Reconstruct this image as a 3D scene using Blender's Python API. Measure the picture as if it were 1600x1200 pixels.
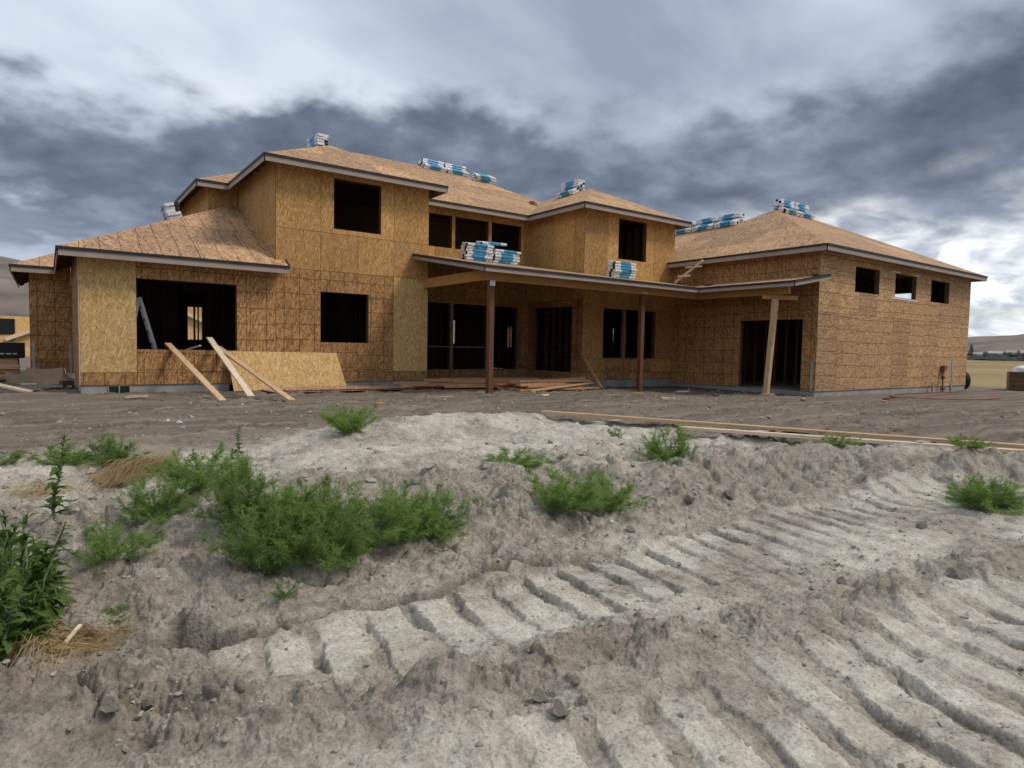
import bpy, math, random
import numpy as np
from mathutils import Vector, Matrix, Euler

for o in list(bpy.data.objects):
    bpy.data.objects.remove(o, do_unlink=True)
SC = bpy.context.scene
COL = SC.collection
R = math.radians

# ------------------------------------------------------------------ camera
CAM = (-4.8814, -17.4445, 1.2922)
cam_data = bpy.data.cameras.new('camera')
cam_data.sensor_fit = 'HORIZONTAL'
cam_data.sensor_width = 36.0
cam_data.lens = 1010.9 / 1600 * 36.0
cam_data.clip_start = 0.05
cam_data.clip_end = 20000
cam = bpy.data.objects.new('camera', cam_data)
COL.objects.link(cam)
_r = Vector((0.81229379, -0.58293572, 0.01909822))
_d = Vector((-0.01622741, -0.05531978, -0.99833681))
_f = Vector((0.5830227, 0.81063288, -0.05439545))
cam.matrix_world = Matrix(((_r.x, -_d.x, -_f.x, CAM[0]), (_r.y, -_d.y, -_f.y, CAM[1]),
                           (_r.z, -_d.z, -_f.z, CAM[2]), (0, 0, 0, 1)))
SC.camera = cam

# ------------------------------------------------------------------ light, sky, exposure
SUN_DIR = Vector((0.45, -0.42, 0.79)).normalized()      # towards the sun
SUN_EL = math.asin(SUN_DIR.z)
SUN_AZ = math.atan2(SUN_DIR.x, SUN_DIR.y)
sd = bpy.data.lights.new('sun', 'SUN')
sd.energy = 1.5
sd.angle = R(15)
sd.color = (1.0, 0.93, 0.82)
sun = bpy.data.objects.new('sun', sd)
COL.objects.link(sun)
sun.rotation_euler = (-SUN_DIR).to_track_quat('-Z', 'Y').to_euler()

vs = SC.view_settings
vs.view_transform = 'Standard'
vs.look = 'None'
vs.gamma = 1.0
vs.exposure = 0.62
vs.use_curve_mapping = False
SC.render.engine = 'CYCLES'
SC.cycles.use_denoising = True
SC.cycles.max_bounces = 4
SC.cycles.diffuse_bounces = 2


class NT:
    """small helper around a node tree"""
    def __init__(s, tree):
        s.t = tree
        s.n = tree.nodes
        s.l = tree.links

    def add(s, typ, **kw):
        nd = s.n.new(typ)
        for k, v in kw.items():
            setattr(nd, k, v)
        return nd

    def put(s, sock, val):
        if val is None:
            return
        if isinstance(val, bpy.types.NodeSocket):
            s.l.new(val, sock)
        else:
            sock.default_value = val

    def math(s, op, a, b=None, c=None, clamp=False):
        nd = s.add('ShaderNodeMath', operation=op, use_clamp=clamp)
        s.put(nd.inputs[0], a)
        s.put(nd.inputs[1], b)
        s.put(nd.inputs[2], c)
        return nd.outputs[0]

    def vmath(s, op, a, b=None, scale=None):
        nd = s.add('ShaderNodeVectorMath', operation=op)
        s.put(nd.inputs[0], a)
        s.put(nd.inputs[1], b)
        if scale is not None:
            s.put(nd.inputs['Scale'], scale)
        return nd.outputs['Value'] if op in ('LENGTH', 'DOT_PRODUCT', 'DISTANCE') else nd.outputs[0]

    def mix(s, fac, a, b, blend='MIX'):
        nd = s.add('ShaderNodeMix', data_type='RGBA', blend_type=blend)
        s.put(nd.inputs['Factor'], fac)
        s.put(nd.inputs['A'], a if not (isinstance(a, tuple) and len(a) == 3) else (*a, 1))
        s.put(nd.inputs['B'], b if not (isinstance(b, tuple) and len(b) == 3) else (*b, 1))
        return [o for o in nd.outputs if o.type == 'RGBA'][0]

    def ramp(s, fac, stops, interp='LINEAR'):
        nd = s.add('ShaderNodeValToRGB')
        cr = nd.color_ramp
        cr.interpolation = interp
        while len(cr.elements) < len(stops):
            cr.elements.new(0.5)
        for e, (p, c) in zip(cr.elements, stops):
            e.position = p
            e.color = (*c, 1) if len(c) == 3 else c
        s.put(nd.inputs[0], fac)
        return nd.outputs[0]

    def step(s, x, lo, hi):
        nd = s.add('ShaderNodeMapRange', interpolation_type='SMOOTHSTEP')
        s.put(nd.inputs[0], x)
        s.put(nd.inputs[1], lo)
        s.put(nd.inputs[2], hi)
        nd.inputs[3].default_value = 0
        nd.inputs[4].default_value = 1
        return nd.outputs[0]

    def noise(s, vec, scale, detail=4, rough=0.55, dist=0.0, dim='3D', out=0):
        nd = s.add('ShaderNodeTexNoise', noise_dimensions=dim)
        s.put(nd.inputs['Vector'], vec)
        nd.inputs['Scale'].default_value = scale
        nd.inputs['Detail'].default_value = detail
        nd.inputs['Roughness'].default_value = rough
        nd.inputs['Distortion'].default_value = dist
        return nd.outputs[out]

    def mapping(s, vec, loc=(0, 0, 0), rot=(0, 0, 0), scale=(1, 1, 1)):
        nd = s.add('ShaderNodeMapping')
        s.put(nd.inputs[0], vec)
        nd.inputs[1].default_value = loc
        nd.inputs[2].default_value = rot
        nd.inputs[3].default_value = scale
        return nd.outputs[0]

    def xyz(s, x=0, y=0, z=0):
        nd = s.add('ShaderNodeCombineXYZ')
        s.put(nd.inputs[0], x)
        s.put(nd.inputs[1], y)
        s.put(nd.inputs[2], z)
        return nd.outputs[0]

    def sep(s, v):
        nd = s.add('ShaderNodeSeparateXYZ')
        s.put(nd.inputs[0], v)
        return nd.outputs


def build_world():
    w = bpy.data.worlds.new('World')
    SC.world = w
    w.use_nodes = True
    t = NT(w.node_tree)
    t.n.clear()
    out = t.add('ShaderNodeOutputWorld')
    bg = t.add('ShaderNodeBackground')
    bg.inputs['Strength'].default_value = 0.1
    t.l.new(bg.outputs[0], out.inputs[0])
    sky = t.add('ShaderNodeTexSky', sky_type='NISHITA')
    sky.sun_disc = False
    sky.sun_elevation = SUN_EL
    sky.sun_rotation = SUN_AZ
    sky.air_density = 1.2
    sky.dust_density = 1.5
    d = t.add('ShaderNodeTexCoord').outputs['Generated']
    x, y, z = t.sep(d)
    zc = t.math('MAXIMUM', z, 0.0)
    # cloud deck: the direction carried onto a flat layer high above the ground
    k = t.math('DIVIDE', 1.0, t.math('ADD', zc, 0.30))
    p = t.xyz(t.math('MULTIPLY', x, k), t.math('MULTIPLY', y, k), 0.0)
    el = t.math('ARCSINE', z)
    n1 = t.noise(t.mapping(p, loc=(3.1, 1.7, 0)), 1.0, 4, 0.5)
    n2 = t.noise(t.mapping(p, loc=(7.3, 4.2, 2.0)), 2.3, 6, 0.5, 0.1)
    n3 = t.noise(t.mapping(p, loc=(1.9, 8.4, 5.0)), 7.0, 5, 0.52, 0.1)
    # long bank of thicker cloud part of the way up the sky, its edges broken by noise
    warp = t.math('MULTIPLY_ADD', t.math('SUBTRACT', n2, 0.5), 0.22, el)
    warp = t.math('MULTIPLY_ADD', t.math('SUBTRACT', n3, 0.5), 0.14, warp)
    ax = t.math('MULTIPLY_ADD', x, 0.055, 0.222)
    off = t.math('SUBTRACT', warp, ax)
    off = t.math('MULTIPLY', off, off)
    wdt = t.math('MULTIPLY_ADD', x, 0.009, 0.0090)
    band = t.math('POWER', 2.718, t.math('DIVIDE', t.math('MULTIPLY', off, -1), wdt))
    thin = t.step(n1, 0.30, 0.62)
    dark = t.math('MULTIPLY', band, t.math('MULTIPLY_ADD', thin, 0.45, 0.68), clamp=True)
    # upper veil with soft patches
    pv = t.mapping(p, loc=(0.4, 2.2, 0), rot=(0, 0, R(-38)), scale=(1.0, 1.5, 1))
    veil = t.noise(pv, 1.3, 5, 0.48, 0.2)
    lightc = t.ramp(veil, [(0.30, (0.215, 0.25, 0.315)), (0.45, (0.345, 0.385, 0.45)), (0.58, (0.48, 0.52, 0.575)), (0.75, (0.62, 0.65, 0.69))])
    darkc = t.ramp(t.math('MULTIPLY_ADD', n3, 0.5, t.math('MULTIPLY', n2, 0.5)),
                   [(0.36, (0.07, 0.088, 0.118)), (0.50, (0.115, 0.14, 0.182)), (0.64, (0.20, 0.235, 0.29))])
    col = t.mix(t.step(dark, 0.16, 0.76), lightc, darkc)
    # bright breaks low in the sky
    low = t.math('SUBTRACT', 1.0, t.step(t.math('MULTIPLY_ADD', t.math('SUBTRACT', n2, 0.5), 0.26, el), t.math('MULTIPLY_ADD', x, 0.075, 0.05), t.math('MULTIPLY_ADD', x, 0.105, 0.14)))
    east = t.step(t.math('ADD', t.math('MULTIPLY', x, 0.93), t.math('MULTIPLY', y, 0.36)), 0.66, 0.97)
    st = t.mapping(d, scale=(3.4, 3.4, 8.0))
    sn = t.noise(st, 3.4, 6, 0.55, 0.4)
    gap = t.step(sn, 0.36, 0.62)
    lowcol = t.mix(gap, (0.33, 0.365, 0.415), (0.95, 0.94, 0.90))
    lowcol2 = t.mix(gap, (0.25, 0.285, 0.345), (0.40, 0.435, 0.485))
    lowc = t.mix(east, lowcol2, lowcol)
    col = t.mix(t.math('MULTIPLY', low, 0.92), col, lowc)
    # a little clear blue sky between the streaks close to the horizon
    blue = t.math('MULTIPLY', t.math('SUBTRACT', 1.0, t.step(el, 0.05, 0.115)), t.step(t.noise(t.mapping(d, scale=(1.5, 1.5, 24), loc=(0, 0, 4)), 2.6, 4, 0.5), 0.50, 0.62))
    col = t.vmath('MULTIPLY', col, (0.965, 0.99, 1.02))
    col10 = t.vmath('SCALE', col, scale=10.0)
    fin = t.mix(t.math('MULTIPLY', blue, 0.3), col10, sky.outputs[0])
    t.l.new(fin, bg.inputs['Color'])


build_world()

# ------------------------------------------------------------------ bookkeeping helpers


def tag(o, label, cat, group=None):
    o['label'] = label
    o['category'] = cat
    if group:
        o['group'] = group
    return o


def structure(o):
    o['kind'] = 'structure'
    return o


def empty(name, loc=(0, 0, 0), rz=0.0):
    o = bpy.data.objects.new(name, None)
    o.empty_display_size = 0.2
    o.location = loc
    o.rotation_euler = (0, 0, rz)
    COL.objects.link(o)
    return o


def link(name, me, parent=None, loc=None, rot=None, scale=None):
    o = bpy.data.objects.new(name, me)
    COL.objects.link(o)
    if parent is not None:
        o.parent = parent
    if loc is not None:
        o.location = loc
    if rot is not None:
        o.rotation_euler = rot
    if scale is not None:
        o.scale = scale
    return o


class MB:
    """collects polygons (with uv in metres) for one mesh"""
    def __init__(s):
        s.v = []
        s.f = []
        s.uv = []
        s.mi = []

    def face(s, pts, uvs=None, m=0):
        b = len(s.v)
        s.v.extend([tuple(p) for p in pts])
        s.f.append(tuple(range(b, b + len(pts))))
        s.uv.append(uvs if uvs is not None else [(p[0] + p[1], p[2]) for p in pts])
        s.mi.append(m)

    def hexa(s, P, m=0, uvs=None):
        """P: 8 points, bottom ring 0-3 ccw seen from above, top ring 4-7"""
        for q in ((3, 2, 1, 0), (4, 5, 6, 7), (0, 1, 5, 4), (1, 2, 6, 5), (2, 3, 7, 6), (3, 0, 4, 7)):
            pts = [P[i] for i in q]
            s.face(pts, None if uvs is None else [uvs[i] for i in q], m)

    def box(s, x0, x1, y0, y1, z0, z1, m=0):
        P = [(x0, y0, z0), (x1, y0, z0), (x1, y1, z0), (x0, y1, z0), (x0, y0, z1), (x1, y0, z1), (x1, y1, z1), (x0, y1, z1)]
        for q, ax in (((3, 2, 1, 0), 2), ((4, 5, 6, 7), 2), ((0, 1, 5, 4), 1), ((1, 2, 6, 5), 0), ((2, 3, 7, 6), 1), ((3, 0, 4, 7), 0)):
            pts = [P[i] for i in q]
            if ax == 2:
                uv = [(p[0], p[1]) for p in pts]
            elif ax == 1:
                uv = [(p[0], p[2]) for p in pts]
            else:
                uv = [(p[1], p[2]) for p in pts]
            s.face(pts, uv, m)

    def beam(s, a, b, w, h, up=(0, 0, 1), m=0):
        """rectangular bar from a to b, w across, h along the up hint; uv runs along the grain"""
        a = Vector(a)
        b = Vector(b)
        d = (b - a)
        L = d.length
        d.normalize()
        side = d.cross(Vector(up))
        if side.length < 1e-4:
            side = d.cross(Vector((1, 0, 0)))
        side.normalize()
        u = side.cross(d).normalized()
        hw = side * (w / 2)
        hh = u * (h / 2)
        c = [(-1, -1), (1, -1), (1, 1), (-1, 1)]
        A = [a + hw * i + hh * j for i, j in c]
        B = [b + hw * i + hh * j for i, j in c]
        for i in range(4):
            j = (i + 1) % 4
            ww = w if i % 2 == 0 else h
            s.face([A[i], B[i], B[j], A[j]], [(0, i * .3), (L, i * .3), (L, i * .3 + ww), (0, i * .3 + ww)], m)
        s.face([A[0], A[1], A[2], A[3]], [(0, 0), (.02, 0), (.02, .02), (0, .02)], m)
        s.face([B[3], B[2], B[1], B[0]], [(0, 0), (.02, 0), (.02, .02), (0, .02)], m)

    def tube(s, pts, radii, n=6, m=0):
        rings = []
        for i, p in enumerate(pts):
            p = Vector(p)
            a = Vector(pts[max(i - 1, 0)])
            b = Vector(pts[min(i + 1, len(pts) - 1)])
            d = (b - a).normalized()
            sd_ = d.cross(Vector((0, 0, 1)))
            if sd_.length < 1e-3:
                sd_ = Vector((1, 0, 0))
            sd_.normalize()
            u = sd_.cross(d)
            r = radii[i] if isinstance(radii, (list, tuple)) else radii
            rings.append([p + (sd_ * math.cos(2 * math.pi * k / n) + u * math.sin(2 * math.pi * k / n)) * r for k in range(n)])
        for i in range(len(rings) - 1):
            for k in range(n):
                j = (k + 1) % n
                s.face([rings[i][k], rings[i][j], rings[i + 1][j], rings[i + 1][k]], None, m)
        s.face(rings[0][::-1], None, m)
        s.face(rings[-1], None, m)

    def mesh(s, name, mats, smooth=False, merge=False):
        me = bpy.data.meshes.new(name)
        me.from_pydata(s.v, [], s.f)
        if not isinstance(mats, (list, tuple)):
            mats = [mats]
        for mt in mats:
            me.materials.append(mt)
        ul = me.uv_layers.new(name='UVMap')
        flat = [c for uvs in s.uv for uv in uvs for c in uv]
        ul.data.foreach_set('uv', flat)
        me.polygons.foreach_set('material_index', s.mi)
        if merge:
            import bmesh
            bm = bmesh.new()
            bm.from_mesh(me)
            bmesh.ops.remove_doubles(bm, verts=bm.verts, dist=1e-5)
            bmesh.ops.recalc_face_normals(bm, faces=bm.faces)
            bm.to_mesh(me)
            bm.free()
        if smooth:
            me.polygons.foreach_set('use_smooth', [True] * len(me.polygons))
        me.update()
        return me

    def obj(s, name, mats, parent=None, smooth=False, merge=False):
        return link(name, s.mesh(name, mats, smooth, merge), parent)


# ------------------------------------------------------------------ materials
def new_mat(name):
    m = bpy.data.materials.new(name)
    m.use_nodes = True
    t = NT(m.node_tree)
    bs = t.n['Principled BSDF']
    return m, t, bs


def osb(name, dark, mid, light, lines=0.0, lu=0.406, lv=0.406, size=1.0, rough=0.75, grime=0.35, strand_rot=0.0):
    m, t, bs = new_mat(name)
    uv = t.add('ShaderNodeUVMap').outputs[0]
    rnd = t.add('ShaderNodeObjectInfo').outputs['Random']
    shift = t.xyz(t.math('MULTIPLY', rnd, 37.0), t.math('MULTIPLY', rnd, 91.0), 0)
    p = t.vmath('ADD', uv, shift)
    wob = t.noise(p, 9.0, 2, 0.5, out=1)
    pw = t.vmath('ADD', p, t.vmath('SCALE', t.vmath('SUBTRACT', wob, (0.5, 0.5, 0.5)), scale=0.035))
    vals = []
    for k, (rot, sx, sy, off) in enumerate(((12, 0.20, 0.042, 0), (-38, 0.17, 0.038, 5), (62, 0.15, 0.036, 9), (-75, 0.19, 0.040, 14))):
        mp = t.mapping(pw, loc=(off, off * .7, 0), rot=(0, 0, R(rot + strand_rot)))
        mp = t.mapping(mp, scale=(1 / (sx * size), 1 / (sy * size), 1))
        vo = t.add('ShaderNodeTexVoronoi', voronoi_dimensions='2D')
        t.put(vo.inputs['Vector'], mp)
        vo.inputs['Scale'].default_value = 1.0
        vals.append(t.sep(vo.outputs['Color']))
    v = vals[0][0]
    for q in vals[1:]:
        sel = t.step(q[1], 0.54, 0.58)
        v = t.math('ADD', t.math('MULTIPLY', v, t.math('SUBTRACT', 1, sel)), t.math('MULTIPLY', q[0], sel))
    col = t.ramp(v, [(0.0, dark), (0.32, mid), (0.75, light), (1.0, tuple(min(1, c * 1.22) for c in light))])
    g = t.noise(p, 0.9, 4, 0.6)
    col = t.mix(t.math('MULTIPLY', t.step(g, 0.35, 0.75), grime), col, (0.62, 0.55, 0.5), 'MULTIPLY')
    tone = t.math('MULTIPLY_ADD', rnd, 0.36, 0.82)
    col = t.vmath('MULTIPLY', col, t.xyz(tone, tone, t.math('MULTIPLY', tone, t.math('MULTIPLY_ADD', rnd, -0.1, 1.05))))
    if lines > 0:
        ux, uy, _ = t.sep(uv)
        jl = t.math('MULTIPLY', t.math('SUBTRACT', rnd, 0.5), 0.16)
        ln = None
        for c, sp in ((t.math('ADD', ux, jl), lu), (t.math('ADD', uy, jl), lv)):
            if sp <= 0:
                continue
            fr = t.math('FRACT', t.math('DIVIDE', c, sp))
            dd = t.math('MULTIPLY', t.math('ABSOLUTE', t.math('SUBTRACT', fr, 0.5)), sp)
            q = t.math('SUBTRACT', 1, t.step(dd, 0.006, 0.017))
            ln = q if ln is None else t.math('MAXIMUM', ln, q)
        brk = t.step(t.noise(p, 5.0, 2, 0.5), 0.22, 0.42)
        col = t.mix(t.math('MULTIPLY', t.math('MULTIPLY', ln, brk), lines), col, (0.035, 0.02, 0.013))
    t.l.new(col, bs.inputs['Base Color'])
    bs.inputs['Roughness'].default_value = rough
    bs.inputs['Specular IOR Level'].default_value = 0.25
    bp = t.add('ShaderNodeBump')
    bp.inputs['Strength'].default_value = 0.35
    bp.inputs['Distance'].default_value = 0.004
    t.l.new(v, bp.inputs['Height'])
    t.l.new(bp.outputs[0], bs.inputs['Normal'])
    return m


def wood(name, c0, c1, scale=1.0, rough=0.65, knots=True):
    """sawn lumber: grain along u"""
    m, t, bs = new_mat(name)
    uv = t.add('ShaderNodeUVMap').outputs[0]
    rnd = t.add('ShaderNodeObjectInfo').outputs['Random']
    p = t.vmath('ADD', uv, t.xyz(t.math('MULTIPLY', rnd, 53.0), t.math('MULTIPLY', rnd, 17.0), 0))
    g = t.noise(t.mapping(p, scale=(1.2 * scale, 38 * scale, 1)), 1.0, 4, 0.6, 0.6)
    g2 = t.noise(t.mapping(p, scale=(0.8, 3, 1)), 1.0, 3, 0.5)
    col = t.ramp(t.math('MULTIPLY_ADD', g2, 0.4, t.math('MULTIPLY', g, 0.6)), [(0.3, c0), (0.7, c1)])
    if knots:
        vo = t.add('ShaderNodeTexVoronoi', voronoi_dimensions='2D')
        t.put(vo.inputs['Vector'], t.mapping(p, scale=(1.6, 7, 1)))
        vo.inputs['Scale'].default_value = 1.0
        kn = t.math('SUBTRACT', 1, t.step(vo.outputs['Distance'], 0.05, 0.13))
        col = t.mix(t.math('MULTIPLY', kn, 0.6), col, tuple(c * 0.35 for c in c0))
    tone = t.math('MULTIPLY_ADD', rnd, 0.3, 0.85)
    col = t.vmath('SCALE', col, scale=tone)
    t.l.new(col, bs.inputs['Base Color'])
    bs.inputs['Roughness'].default_value = rough
    bs.inputs['Specular IOR Level'].default_value = 0.3
    bp = t.add('ShaderNodeBump')
    bp.inputs['Strength'].default_value = 0.25
    bp.inputs['Distance'].default_value = 0.003
    t.l.new(g, bp.inputs['Height'])
    t.l.new(bp.outputs[0], bs.inputs['Normal'])
    return m


def mottled(name, c0, c1, scale=3.0, rough=0.8, metal=0.0, bump=0.2, bscale=40.0, dist=0.004, spec=0.3, coord='Object'):
    m, t, bs = new_mat(name)
    tc = t.add('ShaderNodeTexCoord').outputs[coord]
    n = t.noise(tc, scale, 6, 0.6, 0.3)
    col = t.ramp(n, [(0.3, c0), (0.7, c1)])
    t.l.new(col, bs.inputs['Base Color'])
    bs.inputs['Roughness'].default_value = rough
    bs.inputs['Metallic'].default_value = metal
    bs.inputs['Specular IOR Level'].default_value = spec
    if bump > 0:
        bp = t.add('ShaderNodeBump')
        bp.inputs['Strength'].default_value = bump
        bp.inputs['Distance'].default_value = dist
        t.l.new(t.noise(tc, bscale, 5, 0.6), bp.inputs['Height'])
        t.l.new(bp.outputs[0], bs.inputs['Normal'])
    return m


def leafy(name, c0, c1, trans=0.35):
    m, t, bs = new_mat(name)
    tc = t.add('ShaderNodeTexCoord').outputs['Object']
    rnd = t.add('ShaderNodeObjectInfo').outputs['Random']
    n = t.noise(tc, 9.0, 3, 0.6)
    col = t.ramp(n, [(0.3, c0), (0.72, c1)])
    col = t.vmath('SCALE', col, scale=t.math('MULTIPLY_ADD', rnd, 0.35, 0.82))
    t.l.new(col, bs.inputs['Base Color'])
    bs.inputs['Roughness'].default_value = 0.6
    bs.inputs['Specular IOR Level'].default_value = 0.25
    tr = t.add('ShaderNodeBsdfTranslucent')
    t.l.new(t.mix(1.0, col, (1.2, 1.25, 0.6), 'MULTIPLY'), tr.inputs['Color'])
    mx = t.add('ShaderNodeMixShader')
    mx.inputs[0].default_value = trans
    t.l.new(bs.outputs[0], mx.inputs[1])
    t.l.new(tr.outputs[0], mx.inputs[2])
    t.l.new(mx.outputs[0], t.n['Material Output'].inputs[0])
    return m


M = {}
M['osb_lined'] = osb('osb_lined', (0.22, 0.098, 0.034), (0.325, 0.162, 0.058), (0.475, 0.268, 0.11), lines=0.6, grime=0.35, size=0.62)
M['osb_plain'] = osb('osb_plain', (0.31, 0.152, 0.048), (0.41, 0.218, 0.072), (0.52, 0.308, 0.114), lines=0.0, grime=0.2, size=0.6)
M['osb_new'] = osb('osb_new', (0.47, 0.268, 0.092), (0.58, 0.36, 0.135), (0.69, 0.465, 0.20), lines=0.0, grime=0.1, size=0.6)
M['osb_wing'] = osb('osb_wing', (0.265, 0.143, 0.068), (0.37, 0.21, 0.10), (0.52, 0.328, 0.175), lines=0.6, lu=0, lv=0.38, grime=0.3, strand_rot=75, size=0.62)
M['osb_roof'] = osb('osb_roof', (0.235, 0.125, 0.06), (0.35, 0.20, 0.10), (0.46, 0.29, 0.155), lines=0.2, lu=0.61, lv=0, grime=0.3, size=0.9)
M['osb_roof_lined'] = osb('osb_roof_lined', (0.235, 0.125, 0.062), (0.35, 0.20, 0.105), (0.45, 0.28, 0.155), lines=0.6, lu=0.406, lv=0, grime=0.3, size=0.9)
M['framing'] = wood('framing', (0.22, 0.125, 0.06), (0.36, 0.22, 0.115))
M['shade_dark_wood'] = wood('shade_dark_wood', (0.10, 0.055, 0.028), (0.17, 0.095, 0.05))  # framing with indoor shade put into the colour; also the crate's dark wood
M['post'] = wood('post', (0.10, 0.042, 0.02), (0.17, 0.075, 0.035))
M['glulam'] = wood('glulam', (0.38, 0.18, 0.055), (0.52, 0.28, 0.10))
M['lumber'] = wood('lumber', (0.40, 0.245, 0.13), (0.58, 0.40, 0.235))
M['lumber_pale'] = wood('lumber_pale', (0.56, 0.43, 0.29), (0.74, 0.60, 0.44))
M['lumber_red'] = wood('lumber_red', (0.38, 0.17, 0.075), (0.58, 0.30, 0.15))
M['lumber_grey'] = wood('lumber_grey', (0.27, 0.235, 0.20), (0.42, 0.38, 0.33))
M['sheet_red'] = osb('sheet_red', (0.20, 0.09, 0.06), (0.33, 0.17, 0.115), (0.45, 0.26, 0.18))
M['fascia'] = mottled('fascia_board', (0.30, 0.24, 0.205), (0.37, 0.305, 0.265), 2.0, 0.6, bump=0.1)
M['drip'] = mottled('drip_edge_metal', (0.018, 0.016, 0.016), (0.035, 0.032, 0.032), 4.0, 0.5, bump=0.0)
M['concrete'] = mottled('concrete', (0.23, 0.225, 0.21), (0.36, 0.35, 0.33), 1.8, 0.9, bump=0.4, bscale=25)
M['metal'] = mottled('galvanised_metal', (0.34, 0.35, 0.36), (0.48, 0.49, 0.5), 6.0, 0.45, metal=0.6, bump=0.05)
M['black'] = mottled('black_plastic', (0.008, 0.009, 0.011), (0.016, 0.017, 0.02), 2.0, 0.45, bump=0.3, bscale=6, dist=0.02)
M['white'] = mottled('white_plastic', (0.62, 0.63, 0.64), (0.76, 0.77, 0.78), 8.0, 0.4, bump=0.3, bscale=14, dist=0.01)
M['vent_dark'] = mottled('vent_void', (0.012, 0.012, 0.012), (0.02, 0.02, 0.02), 2.0, 0.9, bump=0)
M['cardboard'] = mottled('cardboard', (0.24, 0.165, 0.10), (0.34, 0.245, 0.16), 3.0, 0.85, bump=0.2)
M['rubber'] = mottled('rubber', (0.012, 0.012, 0.012), (0.025, 0.025, 0.025), 8.0, 0.8)
M['hose'] = mottled('hose_red', (0.20, 0.06, 0.04), (0.32, 0.11, 0.08), 3.0, 0.6, bump=0)
M['pipe'] = mottled('pipe_paint', (0.10, 0.05, 0.035), (0.18, 0.09, 0.06), 8.0, 0.5)
M['shingle_edge'] = mottled('shingle_edge', (0.012, 0.012, 0.014), (0.04, 0.04, 0.045), 30.0, 0.9)
M['aluminium'] = mottled('ladder_metal', (0.42, 0.43, 0.44), (0.56, 0.57, 0.58), 8.0, 0.4, metal=0.7, bump=0.05)
M['red_cap'] = mottled('red_plastic', (0.10, 0.018, 0.018), (0.16, 0.03, 0.028), 8.0, 0.5)
M['weed'] = leafy('weed_leaf', (0.10, 0.175, 0.045), (0.28, 0.39, 0.12), 0.45)
M['weed_stem'] = leafy('weed_stem', (0.12, 0.17, 0.07), (0.22, 0.27, 0.13), 0.1)
M['broad'] = leafy('broad_leaf', (0.04, 0.085, 0.018), (0.13, 0.19, 0.045), 0.35)
M['straw'] = leafy('straw_blade', (0.24, 0.16, 0.07), (0.44, 0.32, 0.16), 0.2)


def wrap_material():
    m, t, bs = new_mat('shingle_wrap')
    tc = t.add('ShaderNodeTexCoord').outputs['Object']
    x, y, z = t.sep(tc)
    rnd = t.add('ShaderNodeObjectInfo').outputs['Random']
    sh = t.math('MULTIPLY', t.math('SUBTRACT', rnd, 0.5), 0.10)
    xs = t.math('ADD', x, sh)
    xs = t.math('MULTIPLY_ADD', t.math('SUBTRACT', t.noise(tc, 7, 2), 0.5), 0.03, xs)
    blue = t.math('MULTIPLY', t.step(xs, -0.28, -0.26), t.math('SUBTRACT', 1, t.step(xs, 0.21, 0.23)))
    n = t.noise(tc, 14, 4, 0.6, 0.4)
    white = t.ramp(n, [(0.3, (0.60, 0.615, 0.63)), (0.65, (0.80, 0.81, 0.82))])
    bl = t.ramp(n, [(0.3, (0.03, 0.20, 0.36)), (0.7, (0.06, 0.33, 0.54))])
    col = t.mix(blue, white, bl)
    # printed dark marks on the white ends and breather slits
    fr = t.math('FRACT', t.math('MULTIPLY', x, 16))
    slit = t.math('MULTIPLY', t.step(fr, 0.55, 0.6), t.step(t.noise(t.mapping(tc, scale=(6, 3, 30)), 1.0, 1), 0.54, 0.58))
    slit = t.math('MULTIPLY', slit, t.math('SUBTRACT', 1, blue))
    col = t.mix(t.math('MULTIPLY', slit, 0.5), col, (0.05, 0.06, 0.075))
    t.l.new(col, bs.inputs['Base Color'])
    bs.inputs['Roughness'].default_value = 0.38
    bp = t.add('ShaderNodeBump')
    bp.inputs['Strength'].default_value = 0.5
    bp.inputs['Distance'].default_value = 0.01
    t.l.new(t.noise(tc, 16, 3, 0.5, 1.0), bp.inputs['Height'])
    t.l.new(bp.outputs[0], bs.inputs['Normal'])
    return m


M['wrap'] = wrap_material()

# ------------------------------------------------------------------ numpy noise
_rng = np.random.RandomState(7)
_P = _rng.permutation(512).astype(np.int64)
_G = _rng.rand(512) * 2 * np.pi
_GX, _GY = np.cos(_G), np.sin(_G)
_JX, _JY = _rng.rand(512), _rng.rand(512)


def _hash(i, j, s):
    return _P[(_P[(i + 37 * s) & 511] + j) & 511]


def gnoise(x, y, s=0):
    xi = np.floor(x).astype(np.int64)
    yi = np.floor(y).astype(np.int64)
    xf = x - xi
    yf = y - yi
    u = xf * xf * xf * (xf * (xf * 6 - 15) + 10)
    v = yf * yf * yf * (yf * (yf * 6 - 15) + 10)

    def g(a, b):
        h = _hash(xi + a, yi + b, s)
        return _GX[h] * (xf - a) + _GY[h] * (yf - b)
    return ((1 - u) * (1 - v) * g(0, 0) + u * (1 - v) * g(1, 0) + (1 - u) * v * g(0, 1) + u * v * g(1, 1)) * 1.5


def fbm(x, y, octv=4, s=0, gain=0.5, lac=2.03):
    a = 1.0
    t = np.zeros_like(x)
    for k in range(octv):
        t += a * gnoise(x, y, s + k)
        x = x * lac + 5.2
        y = y * lac + 1.3
        a *= gain
    return t


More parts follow.
